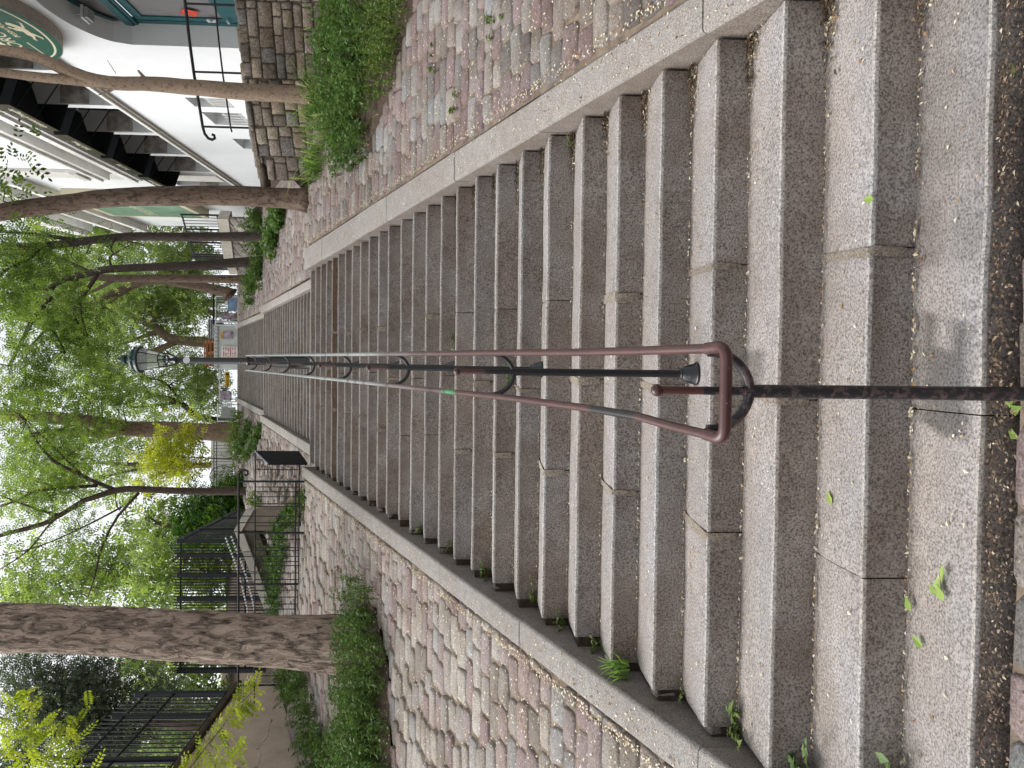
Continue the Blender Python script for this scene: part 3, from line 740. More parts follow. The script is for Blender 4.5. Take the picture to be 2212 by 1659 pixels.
tree('branching_tree', 'dark slender tree with branches arching over the lantern, second beyond the rubble wall', PX(22, (560, 569), (553, 565), (400, 574), (250, 580), (215, 585), (150, 600), (110, 620), (105, 650), (70, 690), (50, 732), (20, 790)), .15, .05,
     [(PX(22, (213, 587), (190, 625), (172, 645), (160, 677), (170, 700)), .07, .03), (PX(22, (172, 645), (178, 690), (187, 720)), .04, .015), (PX(22, (192, 587), (150, 567), (100, 545), (40, 540)), .07, .03),
      (PX(22, (105, 650), (110, 705), (125, 730), (140, 760)), .05, .02), (PX(22, (110, 700), (60, 760), (55, 830)), .035, .015), (PX(22, (240, 577), (238, 555), (262, 540), (280, 528)), .04, .012)],
     [EL(90, 640, 70, 80, 22, 34, 30), EL(110, 745, 80, 70, 21.6, 30, 30), EL(170, 690, 60, 60, 22, 20, 26), EL(40, 820, 60, 70, 21.4, 28, 28), EL(205, 775, 40, 40, 21.2, 14, 24), EL(150, 590, 50, 40, 22.4, 12, 20)],
     M['bark_dark'], M['leaf'], tint=.48, size=.24, lsize=.09, clr=.34)
tree('straight_tree', 'straight trunk beyond the two slender trees, third from the white building on the right side', PX(26.4, (532, 605), (525, 604), (375, 601), (250, 601), (200, 597), (120, 590), (40, 600)), .17, .10,
     [(PX(26.4, (250, 603), (210, 625), (172, 645), (140, 690)), .08, .03), (PX(26.4, (200, 597), (130, 640), (40, 660)), .08, .04)],
     [EL(60, 610, 80, 80, 26.4, 30, 28), EL(140, 660, 70, 60, 26.6, 22, 26)], M['bark_brown'], M['leaf'], tint=.55, size=.27, lsize=.11, clr=.4)
tree('leaning_tree', 'greyish leaning trunk just behind the straight tree at the top of the right slope', PX(31, (498, 638), (487, 631), (440, 620), (387, 611), (320, 607), (230, 640), (140, 690)), .24, .12,
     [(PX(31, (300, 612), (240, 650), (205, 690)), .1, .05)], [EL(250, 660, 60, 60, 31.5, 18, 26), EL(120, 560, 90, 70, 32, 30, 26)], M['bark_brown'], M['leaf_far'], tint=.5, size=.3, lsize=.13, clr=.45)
tree('old_robinia', 'thick furrowed grey-brown trunk rising from the weed bed left of the lower flight', PX(7.0, (775, 1394), (740, 1391), (680, 1388), (600, 1385), (400, 1375), (200, 1362), (0, 1354), (-160, 1350)), .335, .265, [],
     [EL(-420, 1300, 150, 180, 7.4, 50, 40)], M['bark_grey'], M['leaf'], amp=.13, seg=70, n=56, flare=.18)
tree('spreading_tree', 'thin tree dividing into many dark branches behind the black railing on the left', PX(22.9, (553, 1060), (548, 1060), (440, 1062), (330, 1058), (280, 1056), (247, 1060), (210, 1072), (175, 1084), (112, 1124), (50, 1144), (0, 1156), (-60, 1180)), .125, .06,
     [(PX(22.9, (250, 1058), (218, 1046), (175, 1026), (100, 984), (50, 904), (5, 871)), .075, .03), (PX(22.9, (210, 1049), (87, 1059), (40, 1080), (0, 1094)), .055, .03),
      (PX(22.9, (300, 1065), (250, 1122), (217, 1191), (205, 1244), (190, 1290)), .05, .02), (PX(22.9, (262, 1096), (175, 1141), (87, 1179), (0, 1200)), .035, .015), (PX(22.9, (190, 1037), (140, 990), (90, 940), (30, 880)), .04, .015),
      (PX(22.9, (155, 1100), (110, 1130), (60, 1190), (0, 1230)), .04, .02), (PX(22.9, (250, 1075), (250, 1060), (252, 1090), (275, 1130)), .02, .01), (PX(22.9, (130, 1114), (80, 1100), (0, 1070)), .05, .02)],
     [EL(70, 1110, 80, 70, 22.9, 26, 20), EL(150, 1010, 70, 60, 23, 24, 24), EL(190, 1130, 60, 60, 22.7, 16, 18), EL(60, 980, 70, 70, 23, 24, 24), EL(110, 1230, 90, 60, 23.2, 22, 18), EL(230, 1240, 60, 50, 23, 10, 16)],
     M['bark_dark'], M['leaf'], tint=.66, size=.25, lsize=.09, clr=.36, trunk_col=(1.3, 1.2, 1.1))
tree('thick_tree', 'thick grey trunk far up the left side, behind the yellow-leaved shrub', PX(30.7, (515, 937), (500, 936), (375, 929), (275, 926), (200, 912), (100, 901), (0, 895)), .42, .22,
     [(PX(30.7, (270, 928), (225, 938), (150, 931), (60, 940)), .2, .12)], [EL(90, 900, 110, 90, 30.7, 40, 32), EL(200, 850, 70, 50, 30, 20, 26), EL(215, 930, 60, 40, 29.6, 16, 26), EL(120, 980, 80, 60, 30.5, 22, 26)],
     M['bark_brown'], M['leaf'], tint=.62, size=.3, lsize=.13, clr=.5, trunk_col=(1.3, 1.25, 1.2))
tree('forked_plane_tree', 'big tree with a wide dark fork seen right behind the lantern', PX(41, (520, 742), (430, 738), (370, 732), (337, 708), (300, 690), (240, 660)), .34, .14,
     [(PX(41, (385, 735), (350, 752), (310, 765), (250, 790)), .2, .1), (PX(41, (345, 715), (300, 730), (260, 745)), .16, .06), (PX(41, (330, 700), (330, 680), (290, 650)), .14, .05)],
     [EL(250, 690, 110, 90, 41, 60, 30), EL(210, 800, 90, 80, 41, 40, 28), EL(330, 650, 60, 60, 42, 28, 28), EL(380, 690, 50, 40, 43, 24, 26), EL(400, 800, 60, 50, 43, 20, 26)],
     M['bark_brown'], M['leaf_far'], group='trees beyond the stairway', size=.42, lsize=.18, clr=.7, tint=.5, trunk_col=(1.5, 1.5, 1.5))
tree('bent_tree', 'bent dark tree beyond the barriers, right of the thick grey trunk', PX(39, (515, 912), (462, 908), (425, 896), (387, 869), (350, 858), (310, 846)), .22, .1,
     [(PX(39, (387, 869), (340, 875), (290, 880)), .1, .05), (PX(39, (400, 880), (360, 830), (320, 815)), .08, .04)],
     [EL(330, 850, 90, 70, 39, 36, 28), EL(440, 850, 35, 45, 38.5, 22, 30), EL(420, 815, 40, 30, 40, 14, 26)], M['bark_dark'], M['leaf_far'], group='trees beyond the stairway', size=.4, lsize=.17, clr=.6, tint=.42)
BG = [('wide pale green tree behind the slender trunks, left of the lantern in the background', 44, (470, 560), [(300, 530, 120, 70), (170, 500, 110, 50), (400, 560, 70, 70)], .62),
      ('tall pale tree filling the gap over the site cabin roof', 47, (500, 690), [(250, 620, 130, 80), (380, 630, 70, 60), (110, 700, 110, 90)], .6),
      ('airy light green tree above the yellow shrub in the background', 43, (520, 1000), [(200, 1000, 110, 80), (330, 960, 90, 60), (90, 1060, 90, 70)], .75),
      ('sparse tree against the white sky above the tall iron fence', 34, (560, 1250), [(150, 1240, 130, 70), (290, 1210, 60, 60), (60, 1300, 70, 60)], .6),
      ('rounded tree beyond the fence between the thin tree and the old robinia', 30, (560, 1180), [(330, 1130, 50, 60), (350, 1230, 45, 60), (330, 1300, 50, 40), (440, 1230, 70, 70), (460, 1340, 60, 60), (480, 1190, 50, 50)], .62),
      ('tree in the garden behind the tall iron fence on the ochre wall', 24, (520, 1560), [(400, 1560, 110, 90), (330, 1450, 70, 50), (280, 1640, 80, 50)], .5),
      ('dark leafy tree at the end of the fence behind the slender trunks', 40, (520, 640), [(440, 650, 60, 40), (380, 585, 60, 50)], .25)]
for lab, y, bs, lobes, ti in BG:
    top = lobes[0]
    cr = [EL(X, Y, rx, ry, y+random.uniform(-1.5, 1.5), int(rx*ry/190)+6, 24) for X, Y, rx, ry in lobes]
    tree('background_tree', lab, PX(y, (bs[0]+30, bs[1]), ((bs[0]+top[0])/2+20, (bs[1]+top[1])/2+6), (top[0]+10, top[1])), .22, .08, [(PX(y, ((bs[0]+top[0])/2, (bs[1]+top[1])/2), (X, Y)), .1, .05) for X, Y, rx, ry in lobes[1:]],
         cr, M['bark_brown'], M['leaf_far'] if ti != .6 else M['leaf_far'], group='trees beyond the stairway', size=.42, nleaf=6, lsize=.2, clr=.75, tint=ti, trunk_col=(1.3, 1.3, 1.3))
tree('grey_leaved_tree', 'grey-green bushy tree behind the tall iron fence at the left edge', PX(13.5, (600, 1600), (480, 1580), (330, 1560), (200, 1540), (60, 1520)), .09, .04,
     [(PX(13.5, (330, 1560), (250, 1610), (150, 1640)), .05, .02), (PX(13.5, (270, 1550), (210, 1490), (140, 1470)), .04, .02)],
     [EL(110, 1530, 90, 90, 13.5, 60, 70), EL(210, 1500, 70, 60, 13.6, 40, 70), EL(230, 1590, 70, 60, 13.4, 40, 65), EL(320, 1500, 50, 60, 14, 20, 50), EL(60, 1440, 70, 40, 13.8, 14, 50), EL(400, 1570, 110, 70, 14.5, 26, 45), EL(40, 1640, 60, 50, 13.3, 14, 50)],
     M['bark_brown'], M['leaf_grey'], size=.10, nleaf=5, lsize=.06, clr=.26, droop=0, tint=.45)
tree('yellow_shrub', 'yellow-leaved young robinia glowing between the thick trunk and the thin tree', PX(27, (532, 992), (500, 992), (420, 988), (350, 985), (300, 990)), .03, .012,
     [(PX(27, (430, 988), (380, 1010), (340, 1030)), .015, .006), (PX(27, (440, 988), (420, 950), (400, 930)), .015, .006)],
     [EL(345, 980, 52, 44, 27, 20, 22), EL(400, 985, 45, 48, 26.8, 22, 20), EL(405, 940, 22, 22, 26.6, 6, 18), EL(320, 1035, 30, 18, 27, 6, 16)], M['bark_brown'], M['leaf_gold'], size=.27, lsize=.125, clr=.28, cat='shrub', group=None)
tree('ivy_hedge', 'dense green ivy mound behind the thin branching tree', PX(25.2, (575, 1110), (520, 1110), (430, 1100)), .06, .03, [],
     [EL(470, 1110, 75, 50, 25.2, 70, 60), EL(430, 1145, 45, 30, 25.5, 24, 50), EL(510, 1070, 55, 40, 25, 30, 60), EL(540, 1120, 40, 50, 24.8, 24, 60), EL(400, 1120, 30, 20, 25, 10, 40)], M['bark_dark'], M['leaf_ivy'], size=.16, nleaf=5, lsize=.11, clr=.30, cat='hedge', group=None, tint=.45)

# ------------------------------------------------------------------ leafy weeds and grass
def weed_clump(name, label, pts, mat, n, h, lsize, group=None, cat='weeds', tint=.45, spread=None, stems=None, sag=.15, base_off=0.):
    """leafy stems rising from a patch of ground given by (x, y, radius) discs"""
    A = []; cx = np.mean([p[0] for p in pts]); cy = np.mean([p[1] for p in pts]); z0 = ground_z(cx, cy)+base_off
    P = []; Dv = []; sb = MB()
    tot = sum(p[2]**2 for p in pts)
    for (x, y, r) in pts:
        k = max(2, int(n*r*r/tot/14))
        for _ in range(k):
            a = random.uniform(0, 6.283); q = r*math.sqrt(random.random())
            sx, sy = x+q*math.cos(a), y+q*math.sin(a); zg = ground_z(sx, sy)+base_off
            hh = h*random.uniform(.55, 1.15)*(1-.45*(q/r)**2)
            lx_, ly_ = random.gauss(0, .28)*hh + .35*hh*(q/r)*math.cos(a), random.gauss(0, .28)*hh+.35*hh*(q/r)*math.sin(a)
            L = [np.array((sx+lx_*t_, sy+ly_*t_, zg+hh*(t_-sag*t_*t_))) for t_ in (0, .35, .7, 1)]
            sb.tube([tuple(v) for v in L], [.004, .0035, .003, .0015], 4, (.5, .6, .25), caps=False)
            for j in range(14):
                t_ = random.uniform(.12, 1.); i = min(2, int(t_*3)); f = t_*3-i
                P.append(L[i]*(1-f)+L[i+1]*f)
    P = np.array(P); nP = len(P)
    a = rand_dirs(nP, .35); a[:, 2] += .12; a /= np.linalg.norm(a, axis=1)[:, None]
    L = lsize*RNG.uniform(.6, 1.3, nP)[:, None]; side = np.cross(a, rand_dirs(nP, .5)+np.array([0, 0, 1.6])); side /= np.linalg.norm(side, axis=1)[:, None]
    nrm = np.cross(side, a); base = P; tip = P+a*L-np.array([0, 0, .25])*L; mid = P+a*L*.45+nrm*L*.04; w_ = L*.27
    V = np.stack([base, mid+side*w_, tip, mid-side*w_], 1).reshape(-1, 3); hgt = np.clip((P[:, 2]-z0)/max(h, .01), 0, 1)
    tt = np.repeat(np.clip(tint+.18*RNG.normal(size=nP), 0, 1), 4)
    root = empty(name, (cx, cy, z0), label, cat, group)
    sb.build('stems', M['stem'], root); np_mesh('leaves', V, np.arange(len(V)).reshape(-1, 4), mat, root, tt); return root
M['stem'] = plain('weed_stem', (.16, .20, .07), .7, var=.3)
def grass_tuft(name, label, c, n, h, spread, group=None, mat=None, zoff=0., seed=True):
    V = []; T = []; cx, cy = c; z0 = ground_z(cx, cy)+zoff
    for _ in range(n):
        a = random.uniform(0, 6.283); q = spread*math.sqrt(random.random()); bx, by = cx+q*math.cos(a), cy+q*math.sin(a)
        bz = ground_z(bx, by)+zoff if zoff == 0 else z0; hh = h*random.uniform(.5, 1.2); d = np.array([random.gauss(0, .5), random.gauss(0, .5), 0])*hh; wv = np.array([-d[1], d[0], 0]); wv = wv/(np.linalg.norm(wv)+1e-6)*.0045
        p = [np.array([bx, by, bz])+d*t_*t_+np.array([0, 0, hh*(t_-.18*t_*t_)]) for t_ in (0, .4, .75, 1)]
        head = seed and random.random() < .18
        ws = [1, .9, .6, .15] if not head else [.6, .5, 1.6, 1.0]
        tn = random.uniform(.2, .8) if not head else .95
        for i in range(3): V += [p[i]-wv*ws[i], p[i]+wv*ws[i], p[i+1]+wv*ws[i+1], p[i+1]-wv*ws[i+1]]; T += [tn]*4
    o = np_mesh(name, np.array(V), np.arange(len(V)).reshape(-1, 4), mat or M['grass'], None, np.array(T), (cx, cy, z0)); return tag(o, label, 'grass', group)
def soil_bed(name, poly, h):
    b = MB(); cx = sum(p[0] for p in poly)/len(poly); cy = sum(p[1] for p in poly)/len(poly); V = []; m = len(poly)
    for k, hh in ((1.0, -.03), (.9, h*.6), (.6, h), (.3, h*1.1)):
        for x, y in poly: xx, yy = cx+(x-cx)*k, cy+(y-cy)*k; V.append((xx, yy, ground_z(xx, yy)+hh+.03*mn.noise(Vector((xx*4, yy*4, 2)))))
    V.append((cx, cy, ground_z(cx, cy)+h*1.1)); fs = []
    for L in range(3):
        for k in range(m): l = (k+1) % m; fs.append((L*m+k, L*m+l, (L+1)*m+l, (L+1)*m+k))
    fs += [(3*m+k, 3*m+(k+1) % m, 4*m) for k in range(m)]
    b.add(V, fs); tag(b.build(name, M['soil'], smooth='all'), kind='structure')
soil_bed('planting_bed', BED_R, .02); soil_bed('planting_bed', BED_L, .02)
WG = 'wild weeds growing in the beds beside the stairs'
weed_clump('weed_clump', 'large dark green weed clump in front of the forked tree', [(3.4, 7.2, .8), (3.2, 6.4, .65), (2.85, 6.9, .45), (3.7, 8.0, .6)], M['weed'], 5600, .52, .060, WG)
weed_clump('weed_clump', 'dark green nettle-like clump at the right edge, against the rubble wall', [(4.3, 7.2, .8), (4.1, 6.3, .7), (4.9, 7.0, .8)], M['weed'], 5000, .58, .060, WG, tint=.42)
weed_clump('weed_clump', 'paler yellowish green low clump at the front corner of the right bed', [(3.55, 5.35, .50), (3.1, 5.6, .38), (4.0, 5.25, .5), (3.6, 5.8, .4)], M['weed2'], 5200, .36, .036, WG)
weed_clump('weed_clump', 'low weeds on the uphill tip of the right bed, nearest the stair kerb', [(2.55, 6.75, .28), (2.75, 7.6, .35), (2.42, 6.45, .16)], M['weed'], 1300, .26, .045, WG)
grass_tuft('grass_tuft', 'tall grass with seed heads leaning from the right bed towards the forked trunk', (3.35, 8.1), 170, .55, .45, 'grass tufts in the right bed')
grass_tuft('grass_tuft', 'grass tuft between the rubble wall and the dark trunk', (2.85, 8.75), 150, .34, .26, 'grass tufts in the right bed')
weed_clump('weed_clump', 'small leafy plant at the left foot of the rubble wall', [(2.85, 8.9, .25)], M['weed'], 500, .28, .05, WG)
for gx, gy, s_, lab in ((2.1, 3.9, .12, 'small weed tuft between cobbles on the right slope, farther from the camera'), (2.35, 3.2, .14, 'flat weed tuft between cobbles nearest the top edge of the photo'), (2.6, 4.3, .16, 'sparse weeds between cobbles just below the right bed')):
    weed_clump('weed_clump', lab, [(gx, gy, s_)], M['weed2'], 70, .06, .030, 'small weeds between the cobbles')
weed_clump('weed_clump', 'dense green weed mass around the foot of the old robinia trunk', [(-3.35, 6.0, .66), (-2.72, 6.2, .38), (-3.85, 5.9, .55), (-3.2, 5.65, .35)], M['weed'], 6000, .50, .045, WG, tint=.5)
weed_clump('weed_clump', 'tall dark weeds in the left bed at the left edge of the photo', [(-4.35, 5.8, .65), (-3.85, 5.35, .4), (-4.7, 6.1, .5), (-4.4, 5.35, .4)], M['weed'], 5600, .50, .048, WG, tint=.4)
weed_clump('weed_clump', 'weeds along the foot of the ochre wall, behind the old robinia', [(-4.85, 9.4, .34), (-5.0, 10.0, .36), (-4.75, 8.8, .28)], M['weed'], 2800, .38, .05, WG, tint=.35)
weed_clump('weed_clump', 'bushy weeds at the base of the ochre wall near the left edge', [(-4.95, 8.2, .36), (-5.05, 7.5, .4), (-4.95, 7.0, .4)], M['weed'], 3000, .42, .05, WG, tint=.45)
WF = 'weeds behind the black railing'
for i, (x, y, r, h, lab) in enumerate(((-2.5, 11.6, .55, .4, 'weeds behind the railing near its scroll end'), (-3.3, 11.9, .6, .45, 'weeds behind the middle of the black railing'), (-4.2, 12.1, .6, .4, 'weeds behind the railing close to the old robinia'))):
    weed_clump('weed_clump', lab, [(x, y, r), (x-.35, y+.3, r*.7)], M['weed'], 1500, h, .06, WF, tint=.4)
WS = 'weeds around the trees on the upper slopes'
for x, y, r, h, lab in ((3.25, 17.9, .5, .5, 'weeds around the foot of the slender tree'), (2.85, 21.3, .7, .55, 'grassy weeds at the foot of the branching tree'), (2.7, 26.0, .7, .6, 'weeds at the base of the straight tree'), (4.3, 23.5, .6, .9, 'rounded shrub against the far corner of the white building'),
                        (-3.1, 29.6, 1.0, .8, 'weeds around the foot of the thick grey trunk'), (-3.0, 26.0, .8, .5, 'weeds on the upper left slope below the thick trunk'), (-2.6, 22.5, .6, .5, 'weeds on the left slope beside the middle flight'), (-4.2, 17.5, .8, .5, 'low weeds beyond the stone parapet on the left'), (3.6, 16.6, .35, .45, 'leafy plant near the dark trunk and the white wall')):
    weed_clump('weed_clump', lab, [(x, y, r), (x+.3*r, y-.4*r, r*.7)], M['weed'] if x > -3.05 else M['weed2'], 1300, h, .10, WS, tint=.5)
def sprig(name, label, p, n, h, lsize, mat=None):
    """small plant rooted in a stair joint at a given point"""
    P = []; sb = MB()
    for _ in range(n):
        d = np.array([random.gauss(.25, .6), random.gauss(-.3, .5), 0]); L = [np.array(p)+d*h*t_+np.array([0, 0, h*(1.0*t_-.35*t_*t_)]) for t_ in (0, .4, .75, 1)]
        sb.tube([tuple(v) for v in L], [.0022, .002, .0015, .001], 4, (.6, .7, .3), caps=False)
        for t_ in (1, 1, 2, 2, 3, 3): P.append(L[t_])
    P = np.array(P); m = len(P); a = rand_dirs(m, .2); L = lsize*RNG.uniform(.6, 1.2, m)[:, None]
    side = np.cross(a, np.array([0, 0, 1.])); side /= np.linalg.norm(side, axis=1)[:, None]; w_ = L*.34
    m1 = P+a*L*.35+np.array([0, 0, .12])*L; tip = P+a*L-np.array([0, 0, .12])*L
    V = np.concatenate([np.stack([P, m1+side*w_, tip, m1], 1), np.stack([P, m1, tip, m1-side*w_], 1)]).reshape(-1, 3)
    root = empty(name, tuple(p), label, 'weeds', 'small plants rooted in the stair joints'); sb.build('stems', M['stem'], root)
    np_mesh('leaves', V, np.arange(len(V)).reshape(-1, 4), mat or M['weed2'], root, np.full(len(V), .55)+np.repeat(.12*RNG.normal(size=len(V)//4), 4)); return root
for k, x, n, h, ls, lab in ((1, -1.52, 9, .14, .055, 'leafy sprig at the left end of the lowest steps, at the photo border'), (2, -1.62, 9, .13, .05, 'bright leafy plant in the left kerb gap on the second step'), (3, -1.52, 5, .08, .03, 'small sprig under the third riser at the left kerb'), (3, -1.60, 6, .10, .042, 'plant with pointed leaves below the broken corner of the fourth step'),
        (4, -1.57, 4, .06, .026, 'tiny sprig at the left end of the fourth step'), (6, -1.62, 7, .09, .03, 'green plant in the hollow left end of the sixth step'), (7, -1.62, 9, .10, .032, 'bushy sprig in the left kerb gap on the seventh step'), (8, -1.60, 6, .08, .03, 'sprig by the left kerb on the eighth step'),
        (10, -1.60, 10, .12, .03, 'thick green sprig at the left ends of the tenth and eleventh steps'), (12, -1.60, 5, .09, .03, 'small sprig at the left kerb about halfway up the first flight'), (14, -1.60, 6, .10, .035, 'green tuft on the left kerb gap in the upper half of the first flight'), (9, -.10, 10, .09, .03, 'green plant under the handrail beside the third post'), (12, .20, 5, .07, .03, 'sprig on a riser right of the handrail'), (7, 1.36, 6, .06, .02, 'moss-like sprig in the right corner of the seventh step')):
    y = k*G-.03; sprig('stair_weed', lab, (x, y, (k-1)*RISE+.0), n, h, ls, M['weed'] if n > 8 else M['weed2'])
o = grass_tuft('grass_tuft', 'thin grass blades drooping over the left end of the fifth step', (-1.6, 5*G-.08), 46, .17, .05, None, zoff=-.11, seed=False)

# young golden robinia hanging in from the left
sap = empty('robinia_sapling', (-5.05, 6.3, ground_z(-5.05, 6.3)), 'young robinia with yellow-green feather leaves hanging in front of the ochre wall', 'sapling')
b = MB(); st1 = [(-5.05, 6.3, ground_z(-5.05, 6.3)), (-5.15, 6.25, 3.6), (-5.05, 6.2, 4.6)] + [tuple(at_y(X, Y, 6.1)) for X, Y in ((300, 1700), (180, 1690), (80, 1640))]
trunk_mesh(b, st1, .022, .008, 6, 18, .05); 
arc = [tuple(at_y(X, Y, 6.0)) for X, Y in ((330, 1705), (400, 1668), (440, 1620), (480, 1570), (515, 1525), (548, 1492))]
trunk_mesh(b, arc, .009, .003, 5, 12, .05); b.build('stem', M['bark_brown'], sap, smooth='all')
A = spline(arc, 26); Pf = []; Df = []
for i, p in enumerate(A):
    for s in (-1, 1):
        Pf.append(p); Df.append(np.array([s*.55*RGT[0]+.1, RNG.normal()*.35, .12*s+RNG.normal()*.2]))
for X, Y, rx, ry, n_ in ((50, 1590, 60, 55, 60), (120, 1640, 60, 35, 34), (20, 1530, 25, 25, 16), (470, 1640, 40, 28, 26), (155, 1560, 22, 30, 10)):
    c = at_y(X, Y, 6.1); k = 8.2*SC/F_PX
    for _ in range(n_):
        v = RNG.normal(size=3)*.5; Pf.append(c+np.array([v[0]*ry*k, v[1]*.35, v[2]*rx*k])); Df.append(rand_dirs(1, .5)[0])
Pf = np.array(Pf); Df = np.array(Df); Df /= np.linalg.norm(Df, axis=1)[:, None]
M['leaf_sap'] = leafmat('sapling_leaf', [(0, (.13, .17, .02)), (.5, (.26, .30, .03)), (1, (.42, .42, .05))], .45)
V, Fq, T = fronds(Pf, .20, 13, asp=.5, droop=.3, dirs=Df, lsize=.058, tint0=.5); np_mesh('leaves', V, Fq, M['leaf_sap'], sap, T)

# ------------------------------------------------------------------ retaining wall, its railing
def rubble_face(b, p0, p1, zb0, zt0, zb1, zt1, sx, sz, pal, depth=.06, topcut=None, nrm=None):
    p0 = Vector(p0); p1 = Vector(p1); d = (p1-p0); L = d.length; d.normalize(); nn = nrm or Vector((d.y, -d.x))
    z = min(zb0, zb1); row = 0
    while z < max(zt0, zt1):
        h = sz*random.uniform(.75, 1.25); s = -random.random()*sx
        while s < L:
            wd = sx*random.uniform(.6, 1.5); a, c = max(0, s), min(L, s+wd); s += wd
            if c-a < .04: continue
            m = (a+c)/2/L; top = zt0+(zt1-zt0)*m; bot = zb0+(zb1-zb0)*m
            if topcut: top = min(top, topcut(m))
            z0, z1 = max(z, bot), min(z+h, top)
            if z1-z0 < .03: continue
            g = .005; pr = depth*random.uniform(.25, 1.); pts = []; n = 12; col = random.choice(pal); v = random.uniform(.75, 1.2)
            cx, cz, hx, hz = (a+c)/2, (z0+z1)/2, (c-a)/2-g, (z1-z0)/2-g
            for sc, o in ((1, -.05), (1, pr*.6), (.86, pr)):
                for k in range(n):
                    an = 2*math.pi*(k+.5)/n; q = 1/max(abs(math.cos(an)), abs(math.sin(an)))**.95; jj = 1+random.uniform(-.07, .05)
                    u, w_ = cx+hx*sc*q*math.cos(an)*jj*.97, cz+hz*sc*q*math.sin(an)*jj*.97; pp = p0+d*u+nn*o; pts.append((pp.x, pp.y, w_))
            pp = p0+d*cx+nn*(pr*1.05); pts.append((pp.x, pp.y, cz))
            fs = []
            for q in range(2):
                for k in range(n): l = (k+1) % n; fs.append((q*n+k, q*n+l, (q+1)*n+l, (q+1)*n+k))
            fs += [(2*n+k, 2*n+(k+1) % n, 3*n) for k in range(n)]
            b.add(pts, fs, tuple(q*v for q in col))
        z += h; row += 1
RUB = [(.25, .205, .155), (.29, .24, .185), (.20, .175, .145), (.32, .28, .225), (.19, .18, .17), (.26, .22, .19)]
rw = empty('rubble_wall', (4.2, 9.0, 3.7), 'brown rubble retaining wall behind the weed clumps, below the pub terrace', 'stone wall')
wp = [(6.4, 8.0), (5.02, 8.65), (4.07, 9.0), (3.5, 9.33), (3.12, 9.58), (2.80, 9.75)]
b = MB(); core = MB()
for i in range(len(wp)-1):
    a, c = wp[i], wp[i+1]
    zt = (4.86, 4.86) if i < 3 else ((4.85, 4.80) if i == 3 else (4.80, 4.60))
    zb = (ground_z(2.4, a[1])-.15, ground_z(2.4, c[1])-.15)
    rubble_face(b, c, a, zb[1], zt[1], zb[0], zt[0], .29, .17, RUB, .035, nrm=(lambda d: Vector((d.y, -d.x)))((Vector(a)-Vector(c)).normalized()))
    d = (Vector(c)-Vector(a)).normalized(); nb = Vector((-d.y, d.x))*(-1)
    P = [(*a, zb[0]), (*c, zb[1]), (*c, zt[1]-.02), (*a, zt[0]-.02)]; Q = [(p[0]+nb.x*.35, p[1]+nb.y*.35, p[2]) for p in P]
    core.add(P+Q, [(0, 1, 2, 3), (3, 2, 6, 7), (1, 5, 6, 2), (4, 7, 6, 5)], (.12, .10, .08))
b.build('stones', M['rubble'], rw, smooth='all'); core.build('mortar_core', M['rubble'], rw)
b = MB()
for i in range(11):
    t_ = i/10; k = min(4, int(t_*5)); f = t_*5-k; p = Vector(wp[k])*(1-f)+Vector(wp[k+1])*f
    b.box((p.x+.08, p.y+.15, 4.84-.18*max(0, t_-.75)*4*.3), (.36+.1*random.random(), .34, .09), random.choice(RUB), rz=math.atan2(-.5, 1)+random.uniform(-.06, .06), bev=.03)
b.build('cap_stones', M['rubble'], rw, smooth=True)
te = MB(); te.add([(5.0, 8.75, 4.80), (6.6, 8.1, 4.80), (6.6, 13.2, 4.80), (3.3, 13.2, 4.80), (3.3, 9.6, 4.80)], [(0, 1, 2, 3, 4)]); tag(te.build('terrace', M['paving']), kind='structure')
fr = empty('terrace_railing', (4.2, 9.05, 4.86), 'black iron railing with a curled end on top of the rubble wall', 'railing')
rp = [(6.3, 8.12), (4.99, 8.72), (4.54, 8.88), (4.15, 9.05), (3.48, 9.42)]
b = MB(); top = [(x, y, 5.57) for x, y in rp] + [(3.40, 9.47, 5.56), (3.345, 9.50, 5.52), (3.325, 9.51, 5.465), (3.345, 9.50, 5.42), (3.385, 9.48, 5.425), (3.395, 9.475, 5.455)]
b.tube(top, .021, 10); b.build('top_rail', M['black_iron'], fr, smooth=True)
b = MB(); b.tube([(x, y, 5.16) for x, y in rp] + [(3.43, 9.445, 5.15)], .013, 8); b.build('middle_rail', M['black_iron'], fr, smooth=True)
for x, y in ((4.98, 8.725), (4.16, 9.047), (3.49, 9.415)):
    b = MB(); b.tube([(x, y, 4.84), (x, y, 5.57)], .016, 8); b.build('railing_post', M['black_iron'], fr, smooth=True)

# ------------------------------------------------------------------ the white pub building
TH = R(1.3); FD = Vector((math.sin(TH), math.cos(TH), 0)); FN = Vector((math.cos(TH), -math.sin(TH), 0)); FP = Vector((5.35, 11.1, 0))
def fp(s, o, z): p = FP+FD*s+FN*o; return (p.x, p.y, z)
def fbox(b, s0, s1, o0, o1, z0, z1, col=(1, 1, 1), mi=0):
    P = [fp(s, o, z) for z in (z0, z1) for o in (o0, o1) for s in (s0, s1)]
    b.add(P, [(0, 2, 3, 1), (4, 5, 7, 6), (0, 1, 5, 4), (2, 6, 7, 3), (0, 4, 6, 2), (1, 3, 7, 5)], col, mi)
pub = empty('white_pub_building', fp(0, 0, 4.7), 'white rendered pub with black awnings, seen steeply along its front on the right', 'building')
SN, SF = -9., 20.3
b = MB()
ops = [(1.62+2.06*i, 3.46+2.06*i) for i in range(-2, 5)]
vents = [(-4.6, -3.7), (2.75, 3.35), (3.72, 4.66), (5.85, 6.8), (7.9, 8.8)]
